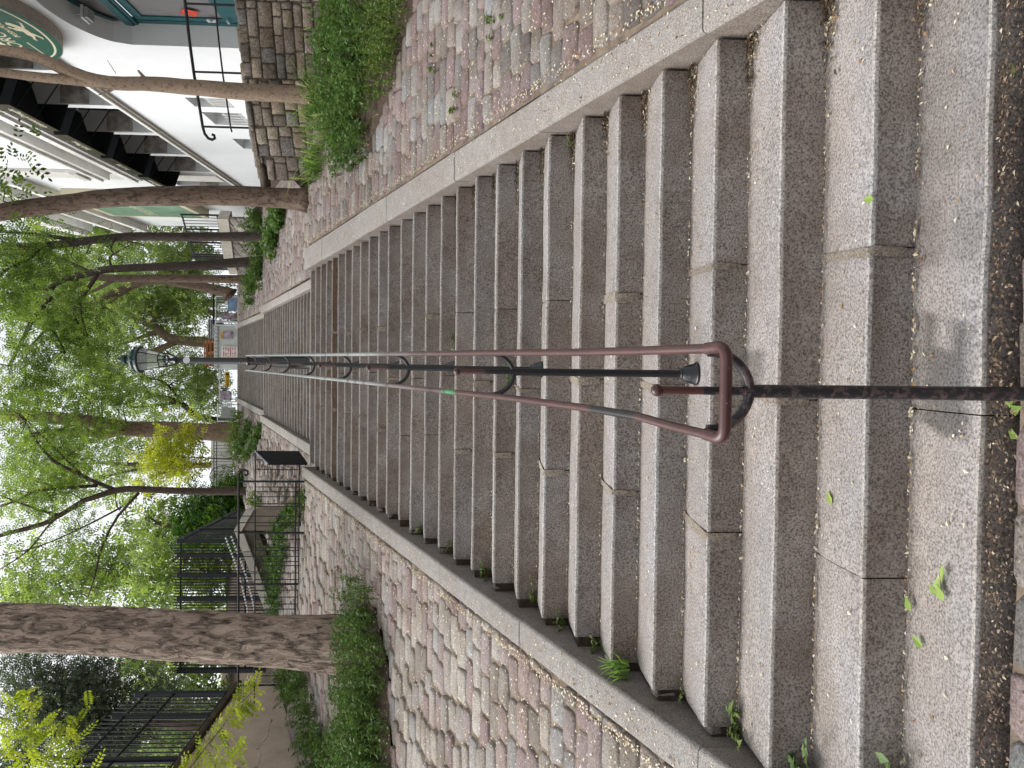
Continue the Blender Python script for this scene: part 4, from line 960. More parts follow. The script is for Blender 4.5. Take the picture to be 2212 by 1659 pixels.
# front face below the ledge, with door arch and basement openings
s_brk = sorted(set([SN, SF, -2.8, 0.02] + [v for q in vents for v in q])); ZB, ZL = 4.0, 9.02
for i in range(len(s_brk)-1):
    s0, s1 = s_brk[i], s_brk[i+1]; mid = (s0+s1)/2
    if -2.8 < mid < .02: continue
    if any(v[0] < mid < v[1] for v in vents):
        b.add([fp(s0, 0, ZB), fp(s1, 0, ZB), fp(s1, 0, 6.65), fp(s0, 0, 6.65)], [(3, 2, 1, 0)]); b.add([fp(s0, 0, 7.5), fp(s1, 0, 7.5), fp(s1, 0, ZL), fp(s0, 0, ZL)], [(3, 2, 1, 0)])
        for s_ in (s0, s1): b.add([fp(s_, 0, 6.65), fp(s_, .4, 6.65), fp(s_, .4, 7.5), fp(s_, 0, 7.5)], [(0, 1, 2, 3)])
        for z_ in (6.65, 7.5): b.add([fp(s0, 0, z_), fp(s1, 0, z_), fp(s1, .4, z_), fp(s0, .4, z_)], [(0, 1, 2, 3)])
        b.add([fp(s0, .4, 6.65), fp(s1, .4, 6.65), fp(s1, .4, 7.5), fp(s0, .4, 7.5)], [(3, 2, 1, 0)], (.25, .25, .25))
    else: b.add([fp(s0, 0, ZB), fp(s1, 0, ZB), fp(s1, 0, ZL), fp(s0, 0, ZL)], [(3, 2, 1, 0)])
def arch_z(s): u = (s+1.39)/1.41; return 7.35+.70*math.sqrt(max(0, 1-u*u))
na = 28; RD = .40
for i in range(na):
    a, c = -2.8+2.82*i/na, -2.8+2.82*(i+1)/na
    b.add([fp(a, 0, arch_z(a)), fp(c, 0, arch_z(c)), fp(c, 0, ZL), fp(a, 0, ZL)], [(3, 2, 1, 0)])
    b.add([fp(a, 0, arch_z(a)), fp(c, 0, arch_z(c)), fp(c, RD, arch_z(c)), fp(a, RD, arch_z(a))], [(0, 1, 2, 3)], (.86, .86, .86))
for s_ in (-2.8, .02): b.add([fp(s_, 0, ZB), fp(s_, RD, ZB), fp(s_, RD, 7.36), fp(s_, 0, 7.36)], [(0, 1, 2, 3)], (.92, .92, .90))
# piers and upper wall
fbox(b, SN, ops[0][0], 0, .6, 9.02, 11.0)
for i in range(len(ops)-1): fbox(b, ops[i][1], ops[i+1][0], 0, .6, 9.02, 11.0)
fbox(b, ops[-1][1], SF, 0, .6, 9.02, 11.0); fbox(b, SN, SF, 0, .6, 11.0, 19.0)
b.add([fp(SF, 0, ZB), fp(SF, 8, ZB), fp(SF, 8, 19), fp(SF, 0, 19)], [(0, 1, 2, 3)]); b.add([fp(SN, 0, ZB), fp(SN, 8, ZB), fp(SN, 8, 19), fp(SN, 0, 19)], [(3, 2, 1, 0)])
b.build('wall', M['white_wall'], pub)
b = MB(); fbox(b, SN, SF, .61, 8, 18.9, 19.1); b.build('roof', M['white_trim'], pub)
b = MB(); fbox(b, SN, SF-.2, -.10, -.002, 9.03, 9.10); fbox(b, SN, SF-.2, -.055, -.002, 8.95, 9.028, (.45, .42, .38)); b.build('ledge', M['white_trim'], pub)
b = MB()
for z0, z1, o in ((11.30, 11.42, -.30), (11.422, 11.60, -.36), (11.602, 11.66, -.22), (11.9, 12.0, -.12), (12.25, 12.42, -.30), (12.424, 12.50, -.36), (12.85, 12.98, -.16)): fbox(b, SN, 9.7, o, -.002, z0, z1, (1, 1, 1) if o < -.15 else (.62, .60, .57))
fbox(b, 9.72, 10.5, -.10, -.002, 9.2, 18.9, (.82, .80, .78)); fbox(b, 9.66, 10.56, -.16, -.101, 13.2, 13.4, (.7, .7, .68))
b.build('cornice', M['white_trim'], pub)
b = MB()
for z0, z1, o in ((15.6, 15.8, -.30), (15.81, 16.3, -.15), (16.31, 16.5, -.45), (17.9, 18.1, -.3), (18.11, 18.6, -.5)): fbox(b, 10.7, SF-.05, o, -.003, z0, z1)
b.build('cornice', M['white_trim'], pub)
for i, (s0, s1) in enumerate(ops):
    b = MB(); fbox(b, s0, s1, .56, .60, 9.1, 11.0, (1, 1, 1)); 
    for q in range(4): sm = s0+(s1-s0)*q/3; fbox(b, max(s0, sm-.035), min(s1, sm+.035), .50, .558, 9.1, 11.0)
    fbox(b, s0, s1, .495, .557, 9.10, 9.35); fbox(b, s0, s1, .495, .557, 10.2, 10.3)
    wn = b.build('shop_window', M['dark_green'], pub)
    b = MB(); fbox(b, s0+.02, s1-.02, .54, .552, 9.36, 10.98); b.build('pane', M['glass'], wn)
    b = MB(); fbox(b, s1-.012, s1-.003, .02, .48, 9.75, 10.35); b.build('weathered_corbel', M['corbel'], wn)
    if s0 > 9: continue
    aw = MB(); a0, a1 = s0+.10, s1+.02
    P = [fp(a0, .42, 10.98), fp(a1, .42, 10.98), fp(a1, -.55, 10.66), fp(a0, -.55, 10.66)]; Q = [(p[0], p[1], p[2]-.02) for p in P]
    aw.add(P+Q, [(0, 1, 2, 3), (7, 6, 5, 4), (0, 3, 7, 4), (1, 5, 6, 2), (0, 4, 5, 1), (2, 6, 7, 3)])
    for s_ in (a0, a1): aw.add([fp(s_, .42, 10.97), fp(s_, -.55, 10.65), fp(s_, -.55, 10.38), fp(s_, .42, 10.05)], [(0, 1, 2, 3)])
    for q in (.3, .68): p0 = fp(a0+(a1-a0)*q, .40, 10.0); p1 = fp(a0+(a1-a0)*q, -.53, 10.62); aw.tube([p0, p1], .012, 6, (2, 2.4, 2.5))
    aw = aw.build('awning', M['canvas'], pub)
    vl = MB(); fbox(vl, a0, a1, -.562, -.552, 10.39, 10.665); vl.build('valance', M['olive' if i % 2 == 0 else 'dark_valance'] if 'dark_valance' in M else M['olive'], aw)
def text_mesh(txt, size, place, mat, name, parent, extr=.004, shear=0, spacing=1., align='CENTER', sx=1.):
    cu = bpy.data.curves.new(name, 'FONT'); cu.body = txt; cu.size = size; cu.extrude = extr; cu.shear = shear; cu.space_character = spacing; cu.align_x = align; cu.align_y = 'CENTER'; cu.resolution_u = 3
    to = bpy.data.objects.new(name, cu); C.objects.link(to); dg = bpy.context.evaluated_depsgraph_get(); dg.update()
    me = bpy.data.meshes.new_from_object(to.evaluated_get(dg)); C.objects.unlink(to); bpy.data.objects.remove(to)
    loc = Vector(world_loc(parent)) if parent is not None else Vector((0, 0, 0))
    for v in me.vertices: v.co = Vector(place(v.co.x*sx, v.co.y, v.co.z))-loc
    ca_ = me.color_attributes.new('col', 'FLOAT_COLOR', 'POINT'); ca_.data.foreach_set('color', [1.]*(4*len(me.vertices)))
    me.materials.clear(); me.materials.append(mat); o = bpy.data.objects.new(name, me); return link(o, parent)
for aw in [o for o in pub.children if o.name.startswith('awning')]:
    v = aw.children[0]; i = int(aw.name.split('.')[-1]) if '.' in aw.name else 0; s0, s1 = ops[i]; sc_ = (s0+s1)/2+.06
    # read from the street: left end of the lettering is the far end of the front
    text_mesh(['Cuisine Irlandaise', 'Irish Pub', 'Guinness Draught', 'Irish Music', 'Irish Pub', 'Food & Drinks'][i % 6], .17, lambda x, y, z, q=sc_: fp(q-x, -.565-z, 10.525+y), M['gold'], 'lettering', v, shear=.3)
# door
dr = MB()
def dbar(s0, s1, z0, z1, o0=.36, o1=.42): fbox(dr, s0, s1, o0, o1, z0, z1)
for s0, s1 in ((-2.80, -2.68), (-.10, .018), (-1.46, -1.40)): dbar(s0, s1, 4.8, 7.4)
fbox(dr, -2.8, .018, .31, .42, 7.30, 7.43); fbox(dr, -2.8, .018, .33, .359, 7.235, 7.299)
for s0, s1 in ((-2.675, -1.465), (-1.395, -.105)): fbox(dr, s0, s1, .37, .41, 4.8, 5.75); fbox(dr, s0, s0+.13, .37, .41, 5.752, 7.23); fbox(dr, s1-.13, s1, .37, .41, 5.752, 7.23); fbox(dr, s0+.132, s1-.132, .37, .41, 7.08, 7.23)
for i in range(na):
    a, c = -2.8+2.82*i/na, -2.8+2.82*(i+1)/na
    if arch_z(a) > 7.5 and arch_z(c) > 7.5: dr.add([fp(a, .34, arch_z(a)), fp(c, .34, arch_z(c)), fp(c, .34, max(7.43, arch_z(c)-.12)), fp(a, .34, max(7.43, arch_z(a)-.12))], [(0, 1, 2, 3)])
door = dr.build('door', M['teal'], pub)
b = MB(); fbox(b, -2.79, .01, .395, .405, 5.74, 7.25); 
for i in range(na):
    a, c = -2.8+2.82*i/na, -2.8+2.82*(i+1)/na; b.add([fp(a, .38, arch_z(a)), fp(c, .38, arch_z(c)), fp(c, .38, 7.42), fp(a, .38, 7.42)], [(0, 1, 2, 3)])
M['door_glass'] = plain('frosted_door_glass', (.16, .155, .16), .35, var=.1, spec=.6); b.build('door_pane', M['door_glass'], door)
b = MB(); b.tube([fp(-.22, .33, 5.95), fp(-.30, .33, 5.95)], .02, 8); b.tube([fp(-.18, .33, 5.66), fp(-.30, .32, 5.66)], .018, 8); fbox(b, -.24, -.15, .345, .368, 5.85, 6.02); b.build('door_handle', M['grey_metal'], door)
b = MB(); P = [fp(-.62, .362, 6.25), fp(-.50, .362, 6.05), fp(-.30, .362, 6.18), fp(-.42, .362, 6.40)]; b.add(P, [(3, 2, 1, 0)], (1, 1, 1)); M['red_sticker'] = plain('red_sticker', (.55, .06, .03), .5, var=.3, scale=15); b.build('door_sticker', M['red_sticker'], door)
lt = MB(); fbox(lt, -.78, -.52, .10, .30, 7.76, 7.80); lt.tube([fp(-.65, .2, 7.8), fp(-.65, .2, 7.97)], .012, 6); fbox(lt, -.76, -.54, .12, .28, 7.70, 7.759, (.6, .6, .6)); lt.build('entrance_spotlight', M['grey_metal'], pub)
for v0, v1 in vents:
    b = MB()
    for q in range(5): s_ = v0+.08+(v1-v0-.16)*q/4; b.tube([fp(s_, .03, 6.65), fp(s_, .03, 7.15)], .014, 6)
    for z_ in (6.72, 7.08): b.tube([fp(v0, .03, z_), fp(v1, .03, z_)], .013, 6)
    b.build('window_grille', M['white_trim'], pub, smooth=True)
# far end sign board of the pub
M['pale_green'] = plain('pale_green_sign', (.20, .34, .24), .5, var=.3, scale=2)
sb = empty('wall_sign', fp(15.5, -.1, 13.5), 'flat pale green and cream sign board on the far end of the white pub', 'sign')
b = MB(); fbox(b, 12.6, 16.2, -.30, -.01, 11.6, 15.2); b.build('board', M['cream'], sb)
b = MB(); fbox(b, 12.8, 16.0, -.308, -.301, 11.8, 15.0); b.build('sign_face', M['pale_green'], sb)
text_mesh('IRISH PUB', .55, lambda x, y, z: fp(14.4-x, -.309-z, 13.4+y), M['cream'], 'lettering', sb)
# oval sign
ov = empty('oval_sign', fp(-.75, 0, 9.15), 'green oval pub sign with cream lettering at the top right corner of the building', 'sign')
OA, OB, OS, OZ = 1.32, .80, -.98, 9.02
def oval(b, ra, rb, o0, o1, col=(1, 1, 1), n=64, rin=None):
    P = []
    for k in range(n): a = 2*math.pi*k/n; P.append((OS+ra*math.cos(a), OZ+rb*math.sin(a)))
    if rin is None:
        V = [fp(s, o1, z) for s, z in P]+[fp(s, o0, z) for s, z in P]; fs = [tuple(range(n-1, -1, -1))]
        fs[0] = tuple(range(n, 2*n)); fs += [(k, (k+1) % n, n+(k+1) % n, n+k) for k in range(n)]
    else:
        Q = [(OS+rin[0]*math.cos(2*math.pi*k/n), OZ+rin[1]*math.sin(2*math.pi*k/n)) for k in range(n)]
        V = [fp(s, o0, z) for s, z in P]+[fp(s, o0, z) for s, z in Q]; fs = [(k, (k+1) % n, n+(k+1) % n, n+k) for k in range(n)]
    b.add(V, fs, col)
b = MB(); oval(b, OA, OB, -.20, 0); b.build('sign_box', M['stone_edge'], ov)
b = MB(); oval(b, OA-.015, OB-.015, -.208, -.201); b.build('sign_face', M['sign_green'], ov)
b = MB(); oval(b, OA-.10, OB-.10, -.2095, -.2095, rin=(OA-.135, OB-.135)); b.build('border_line', M['cream'], ov)
b = MB(); P = []                                                  # pale hill shape in the upper part
for k in range(25): a = math.pi*(.06+.88*k/24); P.append((OS+(OA-.16)*math.cos(a), OZ+(OB-.16)*math.sin(a)))
P += [(OS-.75, OZ+.18), (OS-.35, OZ+.24), (OS-.15, OZ+.30), (OS+.1, OZ+.26), (OS+.45, OZ+.21), (OS+.8, OZ+.17)]
b.add([fp(s, -.2105, z) for s, z in P], [tuple(range(len(P)))]); b.build('pale_hill', M['cream'], ov)
text_mesh("CORCORAN'S", .30, lambda x, y, z: fp(OS-x, -.2115-z, OZ+.02+y), M['cream'], 'lettering', ov, sx=.98)
text_mesh("IRISH PUB", .13, lambda x, y, z: fp(OS-x, -.2115-z, OZ-.22+y), M['cream'], 'lettering', ov)
b = MB()
for s0, s1 in ((.50, .98), (-.98, -.50)): fbox(b, OS+s0, OS+s1, -.2125, -.2095, OZ-.235, OZ-.215)
b.build('rule_line', M['cream'], ov)
b = MB()                                                          # small galloping horse and rider
def blobp(pts): b.add([fp(OS-x, -.212, OZ-.47+y) for x, y in pts], [tuple(range(len(pts)))])
blobp([(-.26, .02), (-.18, .06), (0, .05), (.10, .08), (.20, .16), (.28, .13), (.26, .07), (.16, .0), (.04, -.05), (-.14, -.05), (-.24, -.03)])
for q in ([(.10, -.02), (.26, -.08), (.34, -.05), (.27, -.11), (.08, -.06)], [(-.16, -.02), (-.30, -.10), (-.38, -.08), (-.28, -.13), (-.10, -.06)], [(-.24, .02), (-.36, .06), (-.42, .02), (-.34, .02), (-.25, -.02)], [(-.06, .05), (-.02, .14), (.06, .16), (.08, .10), (.03, .05)], [(.04, .16), (.07, .21), (.12, .18), (.09, .14)]): blobp(q)
b.build('horse_emblem', M['cream'], ov)

# ------------------------------------------------------------------ black railing and gate panel on the left landing
FY = 9.95
zf = lambda X: at_y(X, 1100, FY)[2]
xf = lambda Y: at_y(560, Y, FY)[0]
lf = empty('iron_railing', (xf(1180), FY, 4.2), 'black iron railing with a curled end across the left slope, ending behind the old robinia', 'railing')
zt, z2, zb_, zb2 = zf(515.5), zf(551), zf(646), zf(638)
b = MB(); x0 = xf(1040); top = [(xf(1520), FY, zt), (x0, FY, zt), (x0+.10, FY, zt), (x0+.16, FY, zt-.03), (x0+.185, FY, zt-.085), (x0+.165, FY, zt-.135), (x0+.12, FY, zt-.145), (x0+.095, FY, zt-.115), (x0+.115, FY, zt-.09)]
b.tube(top, .018, 8); b.build('top_rail', M['black_iron'], lf, smooth=True)
b = MB(); b.tube([(xf(1520), FY, z2), (xf(978), FY, z2)], .011, 8); b.build('middle_rail', M['black_iron'], lf, smooth=True)
b = MB(); b.tube([(xf(1520), FY, zb_), (xf(990), FY, zb_)], .009, 8); b.build('bottom_rail', M['black_iron'], lf, smooth=True)
b = MB(); b.tube([(xf(1520), FY+.01, zb2), (xf(1042), FY+.01, zb2)], .013, 8, (2.2, 1.3, 1)); b.build('bottom_rail', M['black_iron'], lf, smooth=True)
for Y in (1040, 1151, 1262, 1373, 1480):
    b = MB(); b.tube([(xf(Y), FY, ground_z(xf(Y), FY)-.05), (xf(Y), FY, zt)], .017, 8); b.build('railing_post', M['black_iron'], lf, smooth=True)
for Y in (993, 1014, 1052, 1062, 1073, 1088, 1094, 1115, 1129, 1136, 1165, 1183, 1189, 1202, 1213, 1222, 1238, 1252, 1275, 1290, 1305, 1316, 1340, 1355, 1400, 1420, 1440, 1460):
    b = MB(); up_ = zt if Y in (1129, 1202, 1115, 1238) else z2
    b.tube([(xf(Y), FY, zb_), (xf(Y), FY, up_)], .0075, 6); b.build('baluster', M['black_iron'], lf, smooth=True)
gp = MB(); A0, A1, B0, B1 = at_y(664, 1003, 9.55), at_y(580, 1006, 9.55), at_y(646, 978, 10.22), at_y(553, 979, 10.22)
xa = (A0[0]+A1[0])/2; xb = (B0[0]+B1[0])/2
P = [(xa, 9.55, A0[2]), (xb, 10.22, B0[2]), (xb, 10.22, B1[2]), (xa, 9.55, A1[2])]; Q = [(p[0]+.035, p[1], p[2]) for p in P]
gp.add(P+Q, [(0, 1, 2, 3), (7, 6, 5, 4), (0, 4, 5, 1), (1, 5, 6, 2), (3, 2, 6, 7), (0, 3, 7, 4)])
gt = gp.build('gate_panel', M['matte_black'], None, off=(xa, 9.9, 4.1)); tag(gt, 'black sheet metal panel standing at the end of the iron railing beside the left kerb', 'gate panel')
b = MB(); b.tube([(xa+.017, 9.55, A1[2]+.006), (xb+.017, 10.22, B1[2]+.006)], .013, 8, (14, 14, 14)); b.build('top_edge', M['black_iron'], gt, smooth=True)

# ------------------------------------------------------------------ tall fences, walls, parapet on the left
XW = -6.02
gw = empty('garden_wall', (XW, 9.6, 4.2), 'ochre rendered garden wall with a dark coping under the tall iron fence on the left', 'wall')
b = MB(); b.box((XW-.2, 9.2, 4.4), (.4, 5.6, 2.66)); b.build('rendered_wall', M['ochre'], gw)
b = MB(); b.box((XW-.18, 9.2, 5.79), (.5, 5.62, .11), (.6, .5, .42), bev=.02); b.build('coping', M['moss'], gw, smooth=True)
b = MB()
for zz, y0_, y1_, dz, n_ in ((4.52, 8.0, 10.6, .30, 46), (4.30, 8.1, 9.2, .1, 14), (4.95, 8.6, 9.3, -.1, 9)):
    for i in range(n_):
        t_ = (i+random.random())/n_; r_ = random.uniform(.010, .034)
        b.box((XW+.004, y0_+(y1_-y0_)*t_, zz+dz*t_+.10*mn.noise(Vector((t_*5, zz, 1)))+random.gauss(0, .012)), (.008, r_*2, r_*random.uniform(.5, 1)), random.choice([(1.35, 1.3, 1.2), (.6, .55, .5), (1.2, 1.15, 1.1)]), rot=Matrix.Rotation(random.uniform(-.6, .6), 3, 'X'), bev=.003)
b.build('peeled_patches', M['ochre'], gw)
def tall_fence(name, label, p0, p1, zb0, ztop, rails, nb, posts, group, pr=.045):
    p0, p1 = Vector(p0), Vector(p1); f = empty(name, (*((p0+p1)/2), zb0), label, 'fence', group)
    b = MB()
    for z in rails: b.tube([(*p0, z), (*p1, z)], .022, 8)
    b.build('rails', M['black_iron'], f, smooth=True)
    for k in range(nb):
        t_ = (k+.5)/nb; p = p0*(1-t_)+p1*t_; b = MB(); b.tube([(*p, zb0), (*p, ztop-.06), (*p, ztop)], [.013, .013, .003], 6); b.build('bar', M['black_iron'], f)
    for t_ in posts:
        p = p0*(1-t_)+p1*t_; b = MB(); b.box((p.x, p.y, (zb0+ztop)/2-.05), (pr*2, pr*2, ztop-zb0-.1), bev=.008); b.build('fence_post', M['black_iron'], f)
    return f
tall_fence('tall_iron_fence', 'tall black iron fence standing on the ochre garden wall at the left edge', (XW-.15, 6.6), (XW-.15, 12.0), 5.86, 7.75, (6.0, 6.95, 7.45), 38, (.2, .55, .82, .985), 'tall black iron fences')
q0 = at_y(390, 1168, 14.2); q1 = at_y(390, 1452, 14.2)
FZ = [at_y(X, 1250, 14.2)[2] for X in (372, 390, 545)]
tall_fence('tall_iron_fence', 'tall black iron fence behind the stone parapet, between thin tree and old robinia', (q0[0], 14.2), (q1[0], 14.2), FZ[2]-.3, FZ[0], (FZ[1], FZ[2]+.15), 46, (.0, .11, .26, .44, .62, .8, .99), 'tall black iron fences')
tall_fence('tall_iron_fence', 'return of the tall black fence running uphill beside the ivy mound', (q0[0], 14.3), (q0[0]-.15, 18.2), FZ[2]-.1, FZ[0], (FZ[1], FZ[2]+.2), 24, (.3, .7, .99), 'tall black iron fences')
pw = empty('stone_parapet', (-4.4, 12.7, 4.9), 'low mossy stone parapet with a sloping pale coping behind the black railing', 'wall')
T0, T1, T2 = at_y(512, 1146, 12.6), at_y(571, 1327, 12.6), at_y(640, 1480, 12.6)
def slab(b, A, B, dz0, dz1, y0_, y1_, col):
    P = [(p[0], y, p[2]+dz) for dz in (dz0, dz1) for y in (y0_, y1_) for p in (A, B)]
    b.add(P, [(0, 2, 3, 1), (4, 5, 7, 6), (0, 1, 5, 4), (2, 6, 7, 3), (0, 4, 6, 2), (1, 3, 7, 5)], col)
b = MB(); n_ = 8
for i in range(n_):
    a = T0+(T2-T0)*((i+.01)/n_)*1.0; c = T0+(T2-T0)*((i+.97)/n_); slab(b, a, c, -.16, .0, 12.45, 12.85, (1+.2*random.uniform(-1, 1),)*3)
b.build('coping', M['concrete'], pw)
b = MB(); slab(b, T0, T2, -.42, -.162, 12.52, 12.8, (1, 1, 1)); slab(b, T0, T2, -1.6, -.6, 12.54, 12.8, (.75, .7, .65)); b.build('wall_body', M['moss'], pw)
b = MB(); slab(b, T0+(T2-T0)*.35, T2, -.598, -.422, 12.40, 12.8, (.9, .85, .8)); b.build('lower_band', M['concrete'], pw)
b = MB(); e0, e1 = T0+np.array([.02, 0, .02]), T0+np.array([.42, 0, -.20]); slab(b, e0, e1, -.15, .0, 12.45, 12.9, (1, 1, 1)); slab(b, e0, e1, -.7, -.152, 12.5, 12.9, (.5, .45, .4)); b.build('end_block', M['concrete'], pw)
ch = MB()
for (X0, Y0, X1, Y1) in ((488, 1163, 536, 1328), (500, 1160, 552, 1328)):
    a, c = at_y(X0, Y0, 13.4), at_y(X1, Y1, 13.4)
    for i in range(26):
        t_ = i/25; p = a*(1-t_)+c*t_; ch.box((p[0], 13.4, p[2]-.05*math.sin(math.pi*t_)), (.05, .02, .035), rot=Matrix.Rotation(.7 if i % 2 else -.4, 3, 'Y'), bev=.008)
tag(ch.build('hanging_chain', M['grey_metal'], None, off=tuple(at_y(520, 1240, 13.4))), 'pale chain hung in two lines in front of the tall iron fence', 'chain')

# ------------------------------------------------------------------ stone wall with fence beyond the right-hand trees
sw = empty('stone_wall', (3.9, 27, 9.8), 'grey stone wall with concrete coping beyond the slender trees, at the end of the white building', 'stone wall')
W0, W1, W2 = at_y(470, 470, 24.5), at_y(485, 560, 29), at_y(497, 590, 33)
b = MB(); cp = MB(); zc = W0[2]
for a, c in ((W0, W1), (W1, W2)):
    zt_ = (a[2]-.38, c[2]-.38); zb_ = (ground_z(2.5, a[1])-.5, ground_z(2.5, c[1])-.5)
    rubble_face(b, (c[0], c[1]), (a[0], a[1]), zb_[1], zt_[1], zb_[0], zt_[0], .5, .32, [(.33, .31, .29), (.28, .26, .25), (.38, .35, .32)], .03, nrm=(lambda d: Vector((d.y, -d.x)))((Vector(a[:2])-Vector(c[:2])).normalized()))
    b.add([(a[0], a[1], zb_[0]), (c[0], c[1], zb_[1]), (c[0], c[1], zt_[1]), (a[0], a[1], zt_[0])], [(0, 1, 2, 3)], (.2, .19, .18))
    P = [(p[0]+dx, p[1]+dy, p[2]+dz) for dz in (-.38, 0) for dx, dy in ((-.06, -.06), (.3, .3)) for p in (a, c)]
    cp.add(P, [(0, 2, 3, 1), (4, 5, 7, 6), (0, 1, 5, 4), (2, 6, 7, 3), (0, 4, 6, 2), (1, 3, 7, 5)])
b.build('stones', M['rubble'], sw, smooth='all'); cp.build('coping', M['concrete'], sw)
wf = empty('wall_fence', tuple((W0+W1)/2), 'dark mesh fence on the grey stone wall behind the slender trees', 'fence')
b = MB()
for a, c in ((W0, W1), (W1, W2)):
    for dz in (.05, 1.25): b.tube([(a[0]+.1, a[1]+.1, a[2]+dz), (c[0]+.1, c[1]+.1, c[2]+dz)], .03, 6)
b.build('rails', M['black_iron'], wf)
for a, c, n_ in ((W0, W1, 16), (W1, W2, 12)):
    for k in range(n_):
        p = a+(c-a)*k/n_; b = MB(); b.tube([(p[0]+.1, p[1]+.1, p[2]), (p[0]+.1, p[1]+.1, p[2]+1.3)], .035 if k % 5 == 0 else .012, 5); b.build('bar', M['black_iron'], wf)

# ------------------------------------------------------------------ building site things on the upper square
def frontbox(name, mat, y, X0, X1, Y0, Y1, dep, parent=None, col=(1, 1, 1), bev=0., z0=None):
    a, c = at_y(X0, Y0, y), at_y(X1, Y1, y); b = MB(); zt_ = a[2]; zb_ = c[2] if z0 is None else z0
    b.box(((a[0]+c[0])/2, y+dep/2, (zt_+zb_)/2), (abs(a[0]-c[0]), dep, zt_-zb_), col, bev=bev); return b.build(name, mat, parent, smooth=bev > 0)
YC = 37.
ca, cb_ = at_y(463, 701, YC), at_y(515, 797, YC)
cab = empty('site_cabin', ((ca[0]+cb_[0])/2, YC+1.2, 12.), 'pale grey site cabin at the top of the stairs behind the lamp post', 'site cabin')
b = MB(); b.box(((ca[0]+cb_[0])/2, YC+1.2, (ca[2]+12.)/2), (ca[0]-cb_[0], 2.4, ca[2]-12.), bev=.03); b.build('cabin_body', M['white_panel'], cab, smooth=True)
b = MB(); b.box(((ca[0]+cb_[0])/2, YC-.03, ca[2]-.11), (ca[0]-cb_[0]+.1, .06, .2), (.8, .8, .8), bev=.02)
for q in range(12): b.box((cb_[0]+(ca[0]-cb_[0])*(q+.5)/12, YC-.055, ca[2]-.11), (.09, .05, .18), (.6, .6, .6), bev=.02)
b.build('roof_edge', M['white_panel'], cab, smooth=True)
M['poster_a'] = plain('purple_poster', (.38, .31, .38), .6, var=.9, scale=4); M['poster_b'] = plain('orange_poster', (.62, .36, .10), .6, var=.3, scale=5); M['notice'] = plain('white_notice', (.78, .76, .76), .6, var=.06); M['red_ink'] = plain('red_ink', (.55, .05, .07), .6); M['blue_board'] = plain('blue_board', (.22, .34, .52), .6, var=.5, scale=2.5)
p = frontbox('poster', M['poster_a'], YC-.075, 481, 503, 716, 732, .012, cab); frontbox('poster_header', M['poster_b'], YC-.09, 476.5, 482, 716, 732, .02, cab)
nz = frontbox('notice', M['notice'], YC-.075, 478, 514, 748, 773, .012, cab)
b = MB(); nx0, nx1 = at_y(480, 750, YC-.09), at_y(512, 771, YC-.09)
for q in range(6):
    zz = nx0[2]+(nx1[2]-nx0[2])*(q+.6)/6.5; 
    for r_ in range(7):
        if random.random() < .75: b.box((nx1[0]+(nx0[0]-nx1[0])*(r_+.5)/7, YC-.082, zz), (abs(nx0[0]-nx1[0])/8.5, .006, .045))
b.build('notice_text', M['red_ink'], nz)
pa, pb = at_y(432, 735, YC+.4), at_y(463, 788, YC+.4); ph = (pa[2]-pb[2])/4; pwid = pa[0]-pb[0]
for i in range(4):
    zc = ca[2]+.012+ph*i*.98; px = (pa[0]+pb[0])/2+random.uniform(-.04, .04); pl = empty('wooden_pallet', (px, YC+1.0, zc), 'orange-brown wooden pallet on the site cabin roof, ' + ['bottom of the stack', 'second from the bottom', 'third from the bottom', 'topmost of the stack'][i], 'pallet', 'pallets stacked on the cabin roof')
    for k in range(3):
        b = MB(); b.box((px-pwid/2+pwid*(k*.47+.03), YC+1.0, zc+ph*.42), (.16, 1.0, ph*.52), bev=.01); b.build('bearer_block', M['wood'], pl)
    b = MB()
    for z_ in (zc+ph*.08, zc+ph*.78):
        for k in range(5): b.box((px, YC+.55+.23*k, z_), (pwid, .12, ph*.15), (1, 1, 1)[0:3], bev=.006)
    b.build('deck_boards', M['wood'], pl)
sa, sb_ = at_y(443, 691, YC+.3), at_y(463, 733, YC+.3)
for i in range(4):
    b = MB(); hh = (sa[2]-sb_[2])/4; z_ = ca[2]+.014+hh*i; L = sa[0]-sb_[0]; x_ = sb_[0]+L/2+.02*i; V = []; m = 24
    for k in range(m+1):
        xx = x_-L/2+L*k/m
        for yy in (YC+.3, YC+1.5): V += [(xx, yy, z_+.02+hh*.2*math.sin(k*1.57)), (xx, yy, z_+hh*.55+hh*.2*math.sin(k*1.57))]
    fs = []
    for k in range(m): o_ = k*4; fs += [(o_, o_+4, o_+5, o_+1), (o_+2, o_+3, o_+7, o_+6), (o_+1, o_+5, o_+7, o_+3), (o_, o_+2, o_+6, o_+4)]
    b.add(V, fs, (.8+.1*(i % 2),)*3); tag(b.build('corrugated_sheet', M['grey_metal'], None, off=(x_, YC+.9, z_)), 'grey corrugated sheet on the cabin roof, ' + ['lowest of four', 'second of four from below', 'third of four from below', 'top of the four'][i], 'metal sheet', 'corrugated sheets on the cabin roof')
